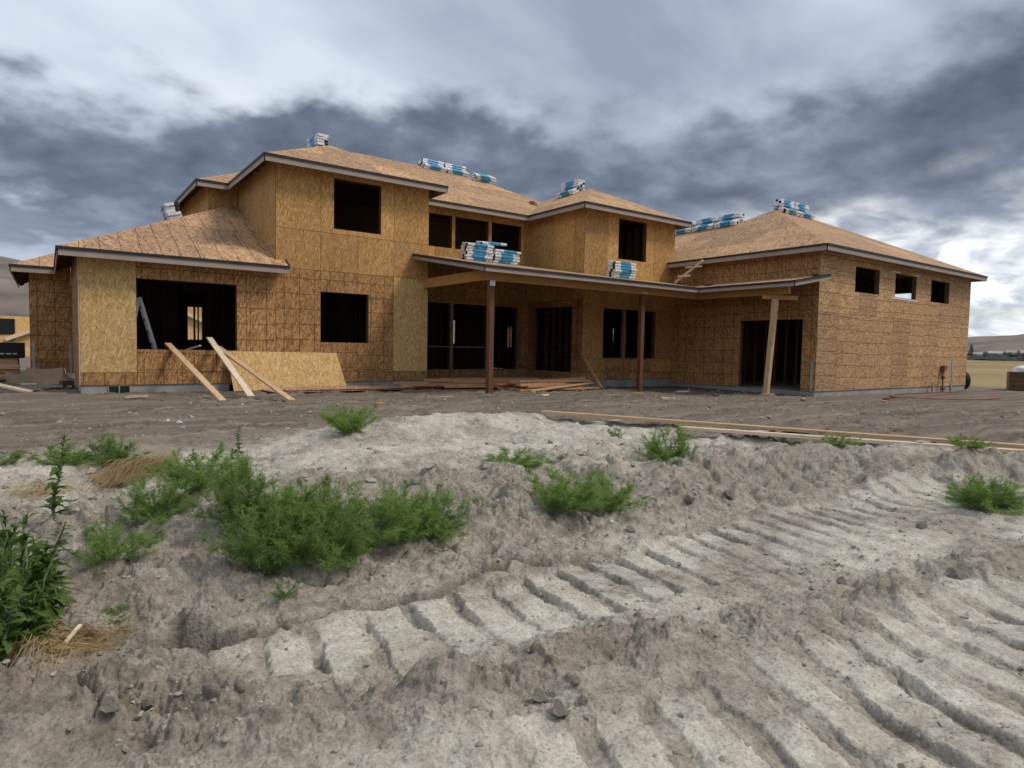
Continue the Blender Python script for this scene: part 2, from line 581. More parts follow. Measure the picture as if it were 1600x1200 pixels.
def cells(x, y, s=0):
    xi = np.floor(x).astype(np.int64)
    yi = np.floor(y).astype(np.int64)
    f1 = np.full_like(x, 9.0)
    f2 = np.full_like(x, 9.0)
    idv = np.zeros_like(x)
    ox = np.zeros_like(x)
    oy = np.zeros_like(x)
    for a in (-1, 0, 1):
        for b in (-1, 0, 1):
            h = _hash(xi + a, yi + b, s)
            dx = xi + a + _JX[h] - x
            dy = yi + b + _JY[h] - y
            d = np.sqrt(dx * dx + dy * dy)
            n1 = d < f1
            f2 = np.where(n1, f1, np.minimum(f2, d))
            idv = np.where(n1, _JX[(h + 99) & 511], idv)
            ox = np.where(n1, dx, ox)
            oy = np.where(n1, dy, oy)
            f1 = np.where(n1, d, f1)
    return f1, f2, idv, ox, oy


def blocks(x, y, freq, s, warp=.3, keep_=.25):
    """angular clods: tilted, flat topped pieces with sunken joints, 0..1"""
    wx = x * freq + warp * gnoise(x * freq * 1.3, y * freq * 1.3, s + 50)
    wy = y * freq + warp * gnoise(x * freq * 1.3, y * freq * 1.3, s + 51)
    f1, f2, idv, ox, oy = cells(wx, wy, s)
    e = np.clip((f2 - f1) * 2.6, 0, 1) ** .6
    th = idv * 40.0
    top = .25 + .75 * idv + .9 * (ox * np.cos(th) + oy * np.sin(th))
    return e * np.clip(top, .05, 1.4) * (idv > keep_)


def sstep(x, a, b):
    t = np.clip((x - a) / (b - a), 0, 1)
    return t * t * (3 - 2 * t)


def bump2(x, y, cx, cy, rx, ry, rot=0.0):
    c, s_ = math.cos(rot), math.sin(rot)
    dx, dy = x - cx, y - cy
    u = (dx * c + dy * s_) / rx
    v = (-dx * s_ + dy * c) / ry
    return np.exp(-(u * u + v * v))


def polydist(x, y, pts):
    """distance to a polyline and the fraction along it"""
    best = np.full_like(x, 1e9)
    fr = np.zeros_like(x)
    n = len(pts) - 1
    for i in range(n):
        ax, ay = pts[i]
        bx, by = pts[i + 1]
        dx, dy = bx - ax, by - ay
        t = np.clip(((x - ax) * dx + (y - ay) * dy) / (dx * dx + dy * dy), 0, 1)
        d = np.hypot(x - ax - t * dx, y - ay - t * dy)
        w = d < best
        best = np.where(w, d, best)
        fr = np.where(w, (i + t) / n, fr)
    return best, fr


BASE = np.array([(-9, -13.3), (-5.1, -13.5), (-4.3, -13.65), (-3.7, -13.8), (-2.6, -13.6), (-1.3, -13.6), (.3, -13.65), (2.2, -14.0), (4.3, -14.9), (5.6, -15.6), (12, -16.5)])
TOP = np.array([(-9, -11.2), (-5.1, -11.6), (-4.3, -11.5), (-3.3, -11.5), (-1.2, -11.8), (0, -11.8), (1.8, -12.1), (3.2, -12.95), (4.2, -14.2), (5, -14.8), (6, -15.2), (12, -15.8)])
GULLY = [(-4.56, -13.52), (-4.38, -13.6), (-4.19, -13.74), (-3.87, -13.8), (-3.47, -13.74), (-3.19, -13.76), (-2.81, -13.80), (-2.44, -13.65), (-2.09, -13.62), (-1.64, -13.8), (-1.2, -13.86)]
CRACKS = [([(-3.95, -13.41), (-3.66, -13.35), (-3.32, -13.26), (-3.12, -13.2), (-2.91, -13.26), (-2.56, -13.0)], .016, .05),
          ([(-0.55, -15.75), (-0.35, -15.95), (-0.2, -15.98), (0.1, -16.2)], .012, .03),
          ([(-1.6, -16.2), (-1.35, -16.0), (-1.3, -15.85)], .012, .03),
          ([(-2.9, -14.05), (-2.6, -14.0), (-2.3, -14.12)], .012, .03)]
SPOIL = [(-6.5, -13.75), (-5.06, -14.11), (-4.63, -14.4), (-4.17, -14.62), (-3.66, -14.82), (-2.79, -15.05), (-1.95, -15.24), (-1.33, -15.4), (0.17, -15.5), (2.5, -15.9), (6, -16.4)]


def terrain(x, y):
    """height of the ground and colour masks (dry crust, brown pad soil, broken dark soil and darkened gully, grass field)"""
    x = np.asarray(x, float)
    y = np.asarray(y, float)
    wx = x + 0.10 * gnoise(x * 1.3, y * 1.3, 11)
    wy = y + 0.10 * gnoise(x * 1.1, y * 1.1, 12) + 0.05 * gnoise(x * 4, y * 4, 13)
    yb = np.interp(wx, BASE[:, 0], BASE[:, 1])
    yt = np.interp(wx, TOP[:, 0], TOP[:, 1])
    s = sstep(wy, yb, yt)
    sb = np.clip((wy - yb) / (yt - yb), -1, 2)
    bank = np.exp(-((sb - 0.5) / 0.55) ** 2)
    ypad = np.interp(x, [-9, -4, -1, 1.4, 2.3, 3.2, 4.2, 5.2, 9], [-9.3, -8.9, -8.4, -7.7, -8.9, -10.9, -12.9, -14.2, -15.0])
    pad = sstep(y - ypad + .45 * fbm(x * .8, y * .8, 3, 3), -.55, .75)
    near = 1 - sstep(np.hypot(x - CAM[0], y - CAM[1]), 16, 30)
    padz = np.interp(x, [-8, 4, 14, 30], [0.10, 0.09, 0.0, -0.06])
    zlow = -0.30 + 0.05 * fbm(x * .35, y * .35, 2, 20) + .09 * sstep(x, 1, 5)
    ztop = 0.0 + 0.10 * fbm(x * .45 + 3, y * .45, 3, 23)
    # mounds on the plateau
    ztop = ztop + 0.17 * bump2(x, y, 0.5, -8.2, 2.2, 0.8, 0.25) + 0.14 * bump2(x, y, -3.95, -12.35, .35, .3) \
        + 0.10 * bump2(x, y, -2.2, -11.3, .9, .5) + 0.10 * bump2(x, y, 0.9, -12.7, 1.2, .35) + 0.12 * bump2(x, y, 3.0, -13.2, 1.6, .3, -.3) \
        - 0.07 * bump2(x, y, -4.6, -11.6, .7, .9)
    ztop = ztop * (1 - pad) + padz * pad
    h = zlow * (1 - s) + ztop * s
    h = h + 0.05 * bank * fbm(x * 1.7, y * 1.7, 3, 31)

    # crawler tracks run parallel to the house
    cr_ = blocks(x, y, 19., 306, .3, .2)

    def track(y0, y1, pitch, skew, seed, depth, xa, xb, gwid, tilt):
        ww = y + .08 * gnoise(x * 1.2, y * .8, seed) + .05 * fbm(x * 5, y * 5, 2, seed + 7)
        m = sstep(ww, y0, y0 + .10) * (1 - sstep(ww, y1 - .10, y1)) * sstep(x, xa, xa + .5) * (1 - sstep(x, xb - 1.5, xb))
        ph = (x + skew * (y - y0) + .032 * gnoise(x * 1.8, y * 2.0, seed + 1) + .006 * fbm(x * 9, y * 9, 3, seed + 6) + .014 * (cr_ - .45)) / pitch
        g = ph - np.floor(ph)
        lane = np.floor(ph)
        amp = .45 + .85 * _JX[(lane.astype(np.int64) + seed * 7) & 511]
        gw = gwid * (1 + .22 * gnoise(x * 3, y * 5, seed + 4))
        gg = np.clip(g / gw, 0, 1)
        groove = sstep(gg, 0, .10) * (1 - sstep(gg, .80, 1.0))
        prof = -groove * depth * amp                                                        # trough of the grouser
        slab_ = (g >= gw)
        prof = prof + depth * tilt * (1 - (g - gw) / (1 - gw)) * slab_ * (.6 + .8 * gnoise(x * 2, y * 3, seed + 5))   # slab tilts down to the next trough
        patch = .42 + .58 * sstep(fbm(x * .75, y * 1.6, 3, seed + 2), -.38, .12)
        patch = patch * (1 - .35 * sstep(fbm(x * 2.6, y * 2.6, 2, seed + 9), .12, .4))
        return m * (.35 + .65 * patch), prof * (.45 + .55 * patch), groove
    m1, p1, g1 = track(-14.78, -13.80, .30, -.20, 41, .034, -4.3, 7.0, .26, .9)
    m2, p2, g2 = track(-16.85, -15.45, .36, -.34, 51, .040, -4.3, 6.0, .40, .30)
    dsp, _ = polydist(wx, wy, SPOIL)
    sp = np.exp(-(dsp / .26) ** 2)
    lowm = (1 - s)
    m1 = m1 * lowm * (1 - .85 * sp)
    m2 = m2 * lowm * (1 - .85 * sp)
    soft = 1 - .35 * sstep(x, -1.6, .5)
    h = h + m1 * (p1 * soft - .02) + m2 * (p2 - .03)
    h = h + sp * lowm * (.04 + .04 * gnoise(x * 2.5, y * 2.5, 61))
    # gully between the bank and the track
    dg, fg = polydist(x + .05 * gnoise(x * 5, y * 5, 71), y + .05 * gnoise(x * 5, y * 5, 72), GULLY)
    wid = .055 + .10 * np.exp(-((fg - .1) / .13) ** 2) + .02 * gnoise(x * 3, y * 3, 73)
    gul = (1 - sstep(dg, wid * .5, wid * 1.0)) * (1 - sstep(fg, .9, 1.0)) * sstep(fg, 0.0, .03)
    h = h - gul * (.07 + .10 * np.exp(-((fg - .1) / .14) ** 2)) * (.8 + .5 * gnoise(x * 4, y * 4, 74))
    thin_ = (1 - sstep(dg + .012 * gnoise(x * 18, y * 18, 75), .016, .050)) * (1 - sstep(fg, .9, 1.0)) * sstep(fg, .0, .05)
    h = h - .19 * thin_
    gul = np.clip(gul * .6 + thin_, 0, 1)
    # scooped hollows
    h = h - .06 * bump2(x, y, -3.07, -15.12, .16, .13) - .05 * bump2(x, y, -4.1, -13.0, .14, .12) - .035 * bump2(x, y, -2.45, -14.45, .12, .1) \
        - .05 * bump2(x, y, -2.3, -13.95, .16, .09)
    for pts, w_, dp in CRACKS:
        dc, fc = polydist(x + .02 * gnoise(x * 14, y * 14, 81) + .012 * gnoise(x * 40, y * 40, 82), y + .02 * gnoise(x * 14, y * 14, 83), pts)
        h = h - dp * (1 - sstep(dc, w_ * .3, w_)) * sstep(fc, 0, .1) * (1 - sstep(fc, .9, 1))

    # broken soil: clods on the bank, on the spoil and on the left
    left = 1 - sstep(x + .4 * gnoise(x, y, 91), -4.4, -3.9)
    mt = np.maximum(m1, m2)
    grv = np.clip(m1 * g1 + m2 * g2, 0, 1)
    rough = np.clip(bank * 1.05 + sp * lowm * .8 + .5 * left * lowm + .62 * s * (1 - pad) + .22 * lowm, 0, 1.35) * (1 - .8 * mt)
    patchy = sstep(fbm(x * 1.1, y * 1.1, 3, 95), -.35, .35)
    patch2 = sstep(fbm(x * 2.3, y * 2.3, 3, 96), -.2, .3)
    b1 = blocks(x, y, 3.4, 102, .35, .45)
    b2 = blocks(x, y, 8.5, 104, .35, .30)
    b3 = blocks(x, y, 21., 106, .3, .30)
    b4 = blocks(x, y, 48., 108, .2, .35)
    tt = fbm(x * 2.1 + .2 * y, y * 2.9, 5, 161, .55) * 3.2
    terr = np.floor(tt) + sstep(tt - np.floor(tt), 0, .22)
    ridged = 1 - np.abs(fbm(x * 1.9, y * 2.3, 4, 111, .42)) * 1.6
    h = h + near * rough * (.055 * b1 * patchy + .018 * b2 * (.3 + .7 * patch2) + .006 * b3 + .0025 * b4 + .026 * (ridged - .6) + .020 * terr * (.4 + .6 * patch2))
    # fine relief everywhere
    h = h + near * (.007 * fbm(x * 6, y * 6, 5, 121, .5) + .0028 * b4 * (.5 + .5 * patch2) * (1 - .4 * mt) * (1 - .6 * grv) + .0055 * b3 * patch2 * (1 - .8 * grv) + .006 * terr * (1 - pad) * (1 - .85 * mt))
    # the pad: long shallow wheel ruts parallel to the house, churned in between
    rut = fbm(x * .25 + .2 * y, y * 2.3, 3, 131) + .6 * fbm(x * .8, y * 6, 3, 135)
    h = h + near * pad * (.026 * rut + .034 * b2 * patchy * patch2 + .010 * b3 * patch2 + .04 * (ridged - .6) * patchy + .012 * terr * patchy)
    far = sstep(np.hypot(x - 8, y - 2), 60, 400)
    h = h - 0.25 * far
    # colour masks
    dryn = fbm(x * .8, y * .8, 4, 141)
    dry = np.clip((.40 + .66 * m1 * (1 - .5 * g1) + .62 * m2 * (1 - .75 * g2) + .50 * bump2(x, y, .7, -15.35, 2.2, .45, -.1) + .35 * bump2(x, y, .8, -8.6, 2.5, 1.2)) * (.75 + .7 * dryn) + .22 * s * (1 - pad) * (1 - bank), 0, 1)
    dry = dry * (1 - .45 * grv) * (1 - .75 * np.clip(bank * .55 + sp * .7, 0, 1)) * (1 - pad) * (1 - .7 * gul)
    dark = np.clip(.22 * bank + .45 * sp * lowm + .9 * gul + .22 * left, 0, 1) * (.6 + .5 * patchy)  # the gully is darkened along its course too
    rr = np.hypot(x - 6, y + 3)
    field = np.maximum(sstep(x + 1.5 * gnoise(x * .2, y * .2, 151), 29, 32), sstep(rr, 36, 48))
    return h, np.clip(dry, 0, 1), pad, np.clip(dark, 0, 1), field


def gz(x, y):
    return float(terrain(np.array([float(x)]), np.array([float(y)]))[0][0])


def build_ground():
    az_c = 0.6235
    fine = np.linspace(az_c - R(47), az_c + R(47), 860)
    coarse = np.linspace(az_c + R(47), az_c + 2 * np.pi - R(47), 76)[1:-1]
    az = np.concatenate([fine, coarse])
    rr = np.concatenate([np.geomspace(.25, 1.7, 16)[:-1], np.geomspace(1.7, 13.5, 720)[:-1], np.geomspace(13.5, 45, 150)[:-1], np.geomspace(45, 9000, 60)])
    A, RR = np.meshgrid(az, rr)
    X = CAM[0] + np.sin(A) * RR
    Y = CAM[1] + np.cos(A) * RR
    hgt, dry, pad, dark, field = terrain(X.ravel(), Y.ravel())
    nr, na = X.shape
    co = np.empty((nr * na + 1, 3), np.float32)
    co[:-1, 0] = X.ravel()
    co[:-1, 1] = Y.ravel()
    co[:-1, 2] = hgt
    co[-1] = (CAM[0], CAM[1], hgt[:na].mean())
    i, j = np.meshgrid(np.arange(nr - 1), np.arange(na), indexing='ij')
    j2 = (j + 1) % na
    quads = np.stack([i * na + j, (i + 1) * na + j, (i + 1) * na + j2, i * na + j2], -1).reshape(-1, 4)[:, ::-1]
    jj = np.arange(na)
    tris = np.stack([np.full(na, nr * na), jj, (jj + 1) % na], -1)[:, ::-1]
    me = bpy.data.meshes.new('ground')
    nq, ntr = len(quads), len(tris)
    me.vertices.add(len(co))
    me.vertices.foreach_set('co', co.ravel())
    me.loops.add(nq * 4 + ntr * 3)
    me.loops.foreach_set('vertex_index', np.concatenate([quads.ravel(), tris.ravel()]).astype(np.int32))
    me.polygons.add(nq + ntr)
    ls = np.concatenate([np.arange(nq) * 4, nq * 4 + np.arange(ntr) * 3]).astype(np.int32)
    me.polygons.foreach_set('loop_start', ls)
    me.polygons.foreach_set('use_smooth', np.ones(nq + ntr, bool))
    me.update(calc_edges=True)
    me.validate()
    at = me.attributes.new('soil', 'FLOAT_COLOR', 'POINT')
    cc = np.zeros((len(co), 4), np.float32)
    cc[:-1, 0] = dry
    cc[:-1, 1] = pad
    cc[:-1, 2] = dark
    cc[:-1, 3] = field
    at.data.foreach_set('color', cc.ravel())
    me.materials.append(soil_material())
    return structure(link('ground', me))


def soil_material():
    m, t, bs = new_mat('soil')
    a = t.add('ShaderNodeAttribute', attribute_name='soil')
    rgb = t.add('ShaderNodeSeparateColor')
    t.l.new(a.outputs['Color'], rgb.inputs[0])
    dry, pad, dark = rgb.outputs[0], rgb.outputs[1], rgb.outputs[2]
    field = a.outputs['Alpha']
    pos = t.add('ShaderNodeNewGeometry').outputs['Position']
    n1 = t.noise(pos, 1.6, 6, 0.62, 0.2)
    n2 = t.noise(pos, 9.0, 6, 0.65, 0.3)
    n3 = t.noise(pos, 55.0, 4, 0.65)
    base = t.ramp(n2, [(0.30, (0.15, 0.13, 0.105)), (0.5, (0.275, 0.247, 0.208)), (0.70, (0.385, 0.35, 0.30))])
    dryc = t.ramp(t.math('MULTIPLY_ADD', n2, 0.6, t.math('MULTIPLY', n1, 0.4)), [(0.32, (0.30, 0.276, 0.236)), (0.5, (0.44, 0.407, 0.352)), (0.68, (0.60, 0.562, 0.498))])
    df = t.step(t.math('MULTIPLY_ADD', t.math('SUBTRACT', n1, 0.5), 0.7, dry), 0.18, 0.72)
    col = t.mix(df, base, dryc)
    darkc = t.ramp(n2, [(0.32, (0.115, 0.096, 0.075)), (0.68, (0.245, 0.212, 0.172))])
    col = t.mix(t.math('MULTIPLY', t.step(t.math('MULTIPLY_ADD', t.math('SUBTRACT', n1, 0.5), 0.6, dark), 0.15, 0.8), 0.75), col, darkc)
    # rusty stains in places
    col = t.mix(t.math('MULTIPLY', t.step(t.noise(pos, 2.3, 4, 0.6), 0.54, 0.70), 0.25), col, (0.31, 0.23, 0.17))
    # long streaks on the worked pad
    ps = t.noise(t.mapping(pos, scale=(0.35, 3.2, 1)), 1.0, 5, 0.6, 0.4)
    padc = t.ramp(ps, [(0.28, (0.08, 0.062, 0.048)), (0.5, (0.155, 0.126, 0.10)), (0.72, (0.25, 0.212, 0.174))])
    col = t.mix(t.math('MULTIPLY', pad, 0.93), col, padc)
    fn = t.noise(t.mapping(pos, scale=(0.02, 0.02, 0.02)), 1.0, 5, 0.6)
    fieldc = t.ramp(fn, [(0.35, (0.15, 0.125, 0.06)), (0.5, (0.27, 0.20, 0.10)), (0.65, (0.33, 0.24, 0.125))])
    col = t.mix(field, col, fieldc)
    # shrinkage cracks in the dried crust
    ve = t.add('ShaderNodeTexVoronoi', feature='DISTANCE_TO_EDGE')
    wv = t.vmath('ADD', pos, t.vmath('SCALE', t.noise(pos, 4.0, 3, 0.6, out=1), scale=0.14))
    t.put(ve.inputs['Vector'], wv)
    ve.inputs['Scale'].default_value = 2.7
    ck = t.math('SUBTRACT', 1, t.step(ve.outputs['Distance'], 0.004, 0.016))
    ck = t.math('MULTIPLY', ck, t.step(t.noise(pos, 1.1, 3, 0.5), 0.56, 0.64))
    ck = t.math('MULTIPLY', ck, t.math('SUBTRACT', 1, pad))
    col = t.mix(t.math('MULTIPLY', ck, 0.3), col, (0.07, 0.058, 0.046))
    # dark crumbs and pale grains; fine tone also paints shade into tiny hollows
    vo = t.add('ShaderNodeTexVoronoi')
    t.put(vo.inputs['Vector'], pos)
    vo.inputs['Scale'].default_value = 34.0
    crumb = t.math('MULTIPLY', t.math('SUBTRACT', 1, t.step(vo.outputs['Distance'], 0.16, 0.34)), t.step(t.sep(vo.outputs['Color'])[0], 0.72, 0.78))
    col = t.mix(t.math('MULTIPLY', crumb, 0.55), col, (0.11, 0.095, 0.08))
    gr = t.ramp(n3, [(0.30, (0.68, 0.675, 0.66)), (0.5, (1.015, 1.0, 0.96)), (0.70, (1.24, 1.22, 1.16))])
    col = t.mix(1.0, col, gr, 'MULTIPLY')
    t.l.new(col, bs.inputs['Base Color'])
    bs.inputs['Roughness'].default_value = 0.95
    bs.inputs['Specular IOR Level'].default_value = 0.15
    b1 = t.add('ShaderNodeBump')
    b1.inputs['Strength'].default_value = 0.55
    b1.inputs['Distance'].default_value = 0.03
    t.l.new(n2, b1.inputs['Height'])
    b2 = t.add('ShaderNodeBump')
    b2.inputs['Strength'].default_value = 1.0
    b2.inputs['Distance'].default_value = 0.009
    t.l.new(n3, b2.inputs['Height'])
    t.l.new(b1.outputs[0], b2.inputs['Normal'])
    t.l.new(b2.outputs[0], bs.inputs['Normal'])
    return m


ground = build_ground()


def hill_z(bear, rv):
    deg = np.degrees(bear)
    # elevation angle of the skyline in degrees as seen from the plot
    prof = np.interp(deg, [-180, -60, -12, 0, 6, 20, 45, 62, 70, 76, 90, 130, 180], [2.5, 4.0, 5.2, 5.3, 4.9, 3.0, 1.5, 0.9, 1.2, 2.2, 3.2, 3.0, 2.5])
    prof = prof + .25 * fbm(bear * 7, bear * 0 + 3.3, 3, 200)
    r = 430 + 1000 * rv
    x = CAM[0] + np.sin(bear) * r
    y = CAM[1] + np.cos(bear) * r
    hh = np.tan(np.radians(prof)) * 1170 * sstep(rv, 0, .74) * np.where(rv < .74, 1, 1 - .5 * (rv - .74) / .26)
    return hh + fbm(x * .006, y * .006, 4, 210) * 9 * sstep(rv, .1, .5) - 1.5


def build_hills():
    """rolling dry hills all round, height by bearing"""
    bear = np.linspace(-math.pi, math.pi, 481)
    rows = np.linspace(0, 1, 34)
    verts = []
    for rv in rows:
        r = 430 + 1000 * rv
        x = CAM[0] + np.sin(bear) * r
        y = CAM[1] + np.cos(bear) * r
        verts.append(np.stack([x, y, hill_z(bear, np.full_like(bear, rv))], -1))
    V = np.concatenate(verts)
    na = len(bear)
    F = [(i * na + j, i * na + j + 1, (i + 1) * na + j + 1, (i + 1) * na + j) for i in range(len(rows) - 1) for j in range(na - 1)]
    me = bpy.data.meshes.new('hills')
    me.from_pydata(V.tolist(), [], F)
    me.polygons.foreach_set('use_smooth', [True] * len(F))
    m, t, bs = new_mat('dry_hillside')
    pos = t.add('ShaderNodeNewGeometry').outputs['Position']
    n = t.noise(t.mapping(pos, scale=(.012, .012, .05)), 1.0, 7, .6, .5)
    c = t.ramp(n, [(.3, (.085, .068, .055)), (.5, (.16, .125, .10)), (.7, (.24, .19, .15))])
    t.l.new(c, bs.inputs['Base Color'])
    bs.inputs['Roughness'].default_value = 1
    me.materials.append(m)
    return structure(link('hills', me))


build_hills()

# ------------------------------------------------------------------ the house under construction
rnd = random.Random(5)
house = empty('unfinished_house', (4.5, 0, 0.05))
tag(house, 'large two-storey house under construction in bare OSB sheathing with hipped roofs', 'house')
HINV = Matrix.Translation(-Vector((4.5, 0, 0.05)))


def keep(o):
    """parent to the house while staying where it was built"""
    o.parent = house
    o.matrix_parent_inverse = HINV
    return o


def sub(o, par):
    o.parent = par
    return o


GAP = 0.010


def rects_minus(u0, u1, z0, z1, openings):
    us = sorted({u0, u1, *[c for o in openings for c in o[:2] if u0 < c < u1]})
    zs = sorted({z0, z1, *[c for o in openings for c in o[2:4] if z0 < c < z1]})
    res = []
    for i in range(len(us) - 1):
        run = None
        for k in range(len(zs) - 1):
            uc, zc = (us[i] + us[i + 1]) / 2, (zs[k] + zs[k + 1]) / 2
            hole = any(o[0] < uc < o[1] and o[2] < zc < o[3] for o in openings)
            if hole:
                if run:
                    res.append(run)
                run = None
            else:
                run = (us[i], us[i + 1], zs[k], zs[k + 1]) if run is None else (run[0], run[1], run[2], zs[k + 1])
        if run:
            res.append(run)
    return res


def wall(ax, c, out, u0, u1, z0, z1, openings=(), mat='osb_lined', ub=None, zb=None, special=(), framing='shade_dark_wood', sheets=True):
    """a stud wall with its sheathing: framing is the part, every sheet a sub-part"""
    openings = [o for o in openings]
    f = MB()

    def bx(a0, a1, b0, b1, d0, d1, m=0):
        lo, hi = sorted((c - out * d0, c - out * d1))
        if ax == 'y':
            f.box(a0, a1, lo, hi, b0, b1, m)
        else:
            f.box(lo, hi, a0, a1, b0, b1, m)
    D0, D1 = 0.001, 0.14

    def cut(a0, a1, b0, b1):
        for r in rects_minus(a0, a1, b0, b1, openings):
            if r[1] - r[0] > .012 and r[3] - r[2] > .01:
                bx(*r, D0, D1)
    cut(u0, u1, z0, z0 + .038)
    bx(u0, u1, z1 - .076, z1 - .002, D0, D1)
    n = int((u1 - u0) / .406)
    for k in range(n + 1):
        a = min(u0 + k * .406, u1 - .038)
        for r in rects_minus(a, a + .038, z0 + .04, z1 - .08, openings):
            if r[1] - r[0] > .03:
                bx(*r, D0 + .001, D1 - .001)
    for o in openings:
        a0, a1, b0, b1 = o[:4]
        if a0 > u0 + .05:
            bx(a0 - .04, a0 + .006, max(b0 - .002, z0 + .002), b1 + .03, D0 + .003, D1 + .004)
        if a1 < u1 - .05:
            bx(a1 - .006, a1 + .04, max(b0 - .002, z0 + .002), b1 + .03, D0 + .003, D1 + .004)
        if b1 + .2 < z1:
            bx(a0 - .002, a1 + .002, b1 - .008, b1 + .2, D0 + .005, D1 + .007)
        if b0 - .1 > z0:
            bx(a0 - .002, a1 + .002, b0 - .04, b0 + .006, D0 + .005, D1 + .007)
    if not sheets:
        return keep(f.obj('wall', M[framing]))
    if ub is None:
        ub = [u0]
        while ub[-1] + 1.22 < u1 - .15:
            ub.append(ub[-1] + 1.22)
        ub.append(u1)
    if zb is None:
        zb = [z0]
        while zb[-1] + 2.74 < z1 - .1:
            zb.append(zb[-1] + 2.74)
        zb.append(z1)
    for q in zb[1:-1]:
        for r in rects_minus(u0 + .003, u1 - .003, q - .02, q + .02, openings):
            if r[3] - r[2] > .01:
                bx(*r, D0 + .004, D1 - .006)
    for q in ub[1:-1]:
        for r in rects_minus(q - .025, q + .025, z0 + .04, z1 - .08, openings):
            if r[1] - r[0] > .01:
                bx(*r, D0 + .006, D1 - .008)
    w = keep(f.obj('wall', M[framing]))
    for i in range(len(ub) - 1):
        for k in range(len(zb) - 1):
            a0, a1, b0, b1 = ub[i] + GAP / 2, ub[i + 1] - GAP / 2, zb[k] + GAP / 2, zb[k + 1] - GAP / 2
            rs = rects_minus(a0, a1, b0, b1, openings)
            rs = [r for r in rs if (r[1] - r[0]) > .01 and (r[3] - r[2]) > .01]
            if not rs:
                continue
            mk = mat
            uc, zc = (a0 + a1) / 2, (b0 + b1) / 2
            for (q0, q1, r0, r1), mm in special:
                if q0 < uc < q1 and r0 < zc < r1:
                    mk = mm
            pr = rnd.uniform(0, .0025)
            comps = []
            for r in rs:
                hit = [k_ for k_ in comps if any(not (r[1] < q[0] - 1e-5 or q[1] < r[0] - 1e-5 or r[3] < q[2] - 1e-5 or q[3] < r[2] - 1e-5) for q in k_)]
                comps = [k_ for k_ in comps if k_ not in hit] + [[r] + [q for k_ in hit for q in k_]]
            for comp in comps:
                s = MB()
                for r in comp:
                    lo, hi = sorted((c + out * .0005, c + out * (.0115 + pr)))
                    if ax == 'y':
                        s.box(r[0], r[1], lo, hi, r[2], r[3])
                    else:
                        s.box(lo, hi, r[0], r[1], r[2], r[3])
                sub(s.obj('osb_sheet', M[mk]), w)
    return w


ZB = .28
UPZ = 6.22       # top of the upper walls (under the sheathing)
# front of the left block
W1 = (-3.17, -.96, 1.11, 2.77)
W2 = (1.19, 2.58, 1.37, 2.75)
W3 = (1.55, 2.94, 4.48, 5.85)
wall('y', 0, -1, -4.28, 0, ZB, 3.45, [W1], 'osb_lined', ub=[-4.28, -3.17, -1.95, -.73, 0], zb=[ZB, .57, 3.31, 3.45],
     special=[((-4.3, -3.1, .57, 3.31), 'osb_new')])
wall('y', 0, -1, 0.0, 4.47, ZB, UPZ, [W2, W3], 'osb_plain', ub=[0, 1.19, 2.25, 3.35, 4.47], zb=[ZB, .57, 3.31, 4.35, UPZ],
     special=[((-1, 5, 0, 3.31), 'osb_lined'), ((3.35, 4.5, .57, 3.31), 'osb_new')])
wall('x', 4.47, 1, .001, 1.8, ZB, UPZ, [], 'osb_plain')
# side of the upper box and the step behind it
wall('x', 0, -1, .001, 3.98, 3.0, UPZ, [], 'osb_plain', zb=[3.0, 3.9, UPZ])
wall('y', 3.98, -1, -.85, -.013, 4.3, UPZ, [], 'osb_plain')
wall('x', -.85, -1, 3.981, 11.2, 4.3, UPZ, [], 'osb_plain')
# low left wing: side, step and far side
wall('x', -4.28, -1, .001, 5.05, ZB, 3.45, [(1.0, 1.35, 1.4, 2.8)], 'osb_lined')
wall('y', 5.05, -1, -5.25, -4.293, ZB, 3.45, [], 'osb_lined', ub=[-5.25, -4.293], zb=[ZB, .75, 2.98, 3.45])
wall('x', -5.25, -1, 5.051, 11.2, ZB, 3.45, [], 'osb_lined')
# wall behind the porch
F_LOW = [(5.0, 6.30, .55, 2.80), (6.43, 7.78, .55, 2.80), (8.05, 9.14, .55, 2.80)]
F_UP = [(4.75, 6.33, 4.65, 5.74), (6.45, 7.82, 4.65, 5.74), (7.94, 9.24, 4.65, 5.74)]
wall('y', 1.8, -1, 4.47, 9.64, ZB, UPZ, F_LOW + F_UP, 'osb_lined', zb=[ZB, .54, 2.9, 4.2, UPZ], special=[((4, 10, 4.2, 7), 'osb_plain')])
# sill rails across the tall openings
for a, b in ((5.0, 6.30), (6.43, 7.78)):
    s = MB()
    s.box(a, b, 1.83, 1.92, 1.30, 1.34)
    keep(s.obj('sill_rail', M['framing']))
# bay: side and front
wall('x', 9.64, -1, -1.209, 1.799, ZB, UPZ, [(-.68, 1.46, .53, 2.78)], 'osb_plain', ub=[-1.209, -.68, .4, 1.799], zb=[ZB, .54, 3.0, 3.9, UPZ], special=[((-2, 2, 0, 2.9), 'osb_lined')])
wall('y', -1.21, -1, 9.64, 14.109, ZB, UPZ, [(10.58, 13.19, 1.04, 2.74), (11.2, 12.59, 4.47, 5.86)], 'osb_plain',
     ub=[9.64, 10.70, 11.9, 13.0, 14.109], zb=[ZB, .56, 1.03, 2.80, 3.7, UPZ],
     special=[((9, 15, 0, .56), 'osb_lined'), ((10.7, 13.0, .56, 1.03), 'osb_lined')])
for a, b in ((11.62, 11.70), (12.55, 12.60)):
    s = MB()
    s.box(a, b, -1.18, -1.06, 1.05, 2.73)
    keep(s.obj('window_mullion', M['framing']))
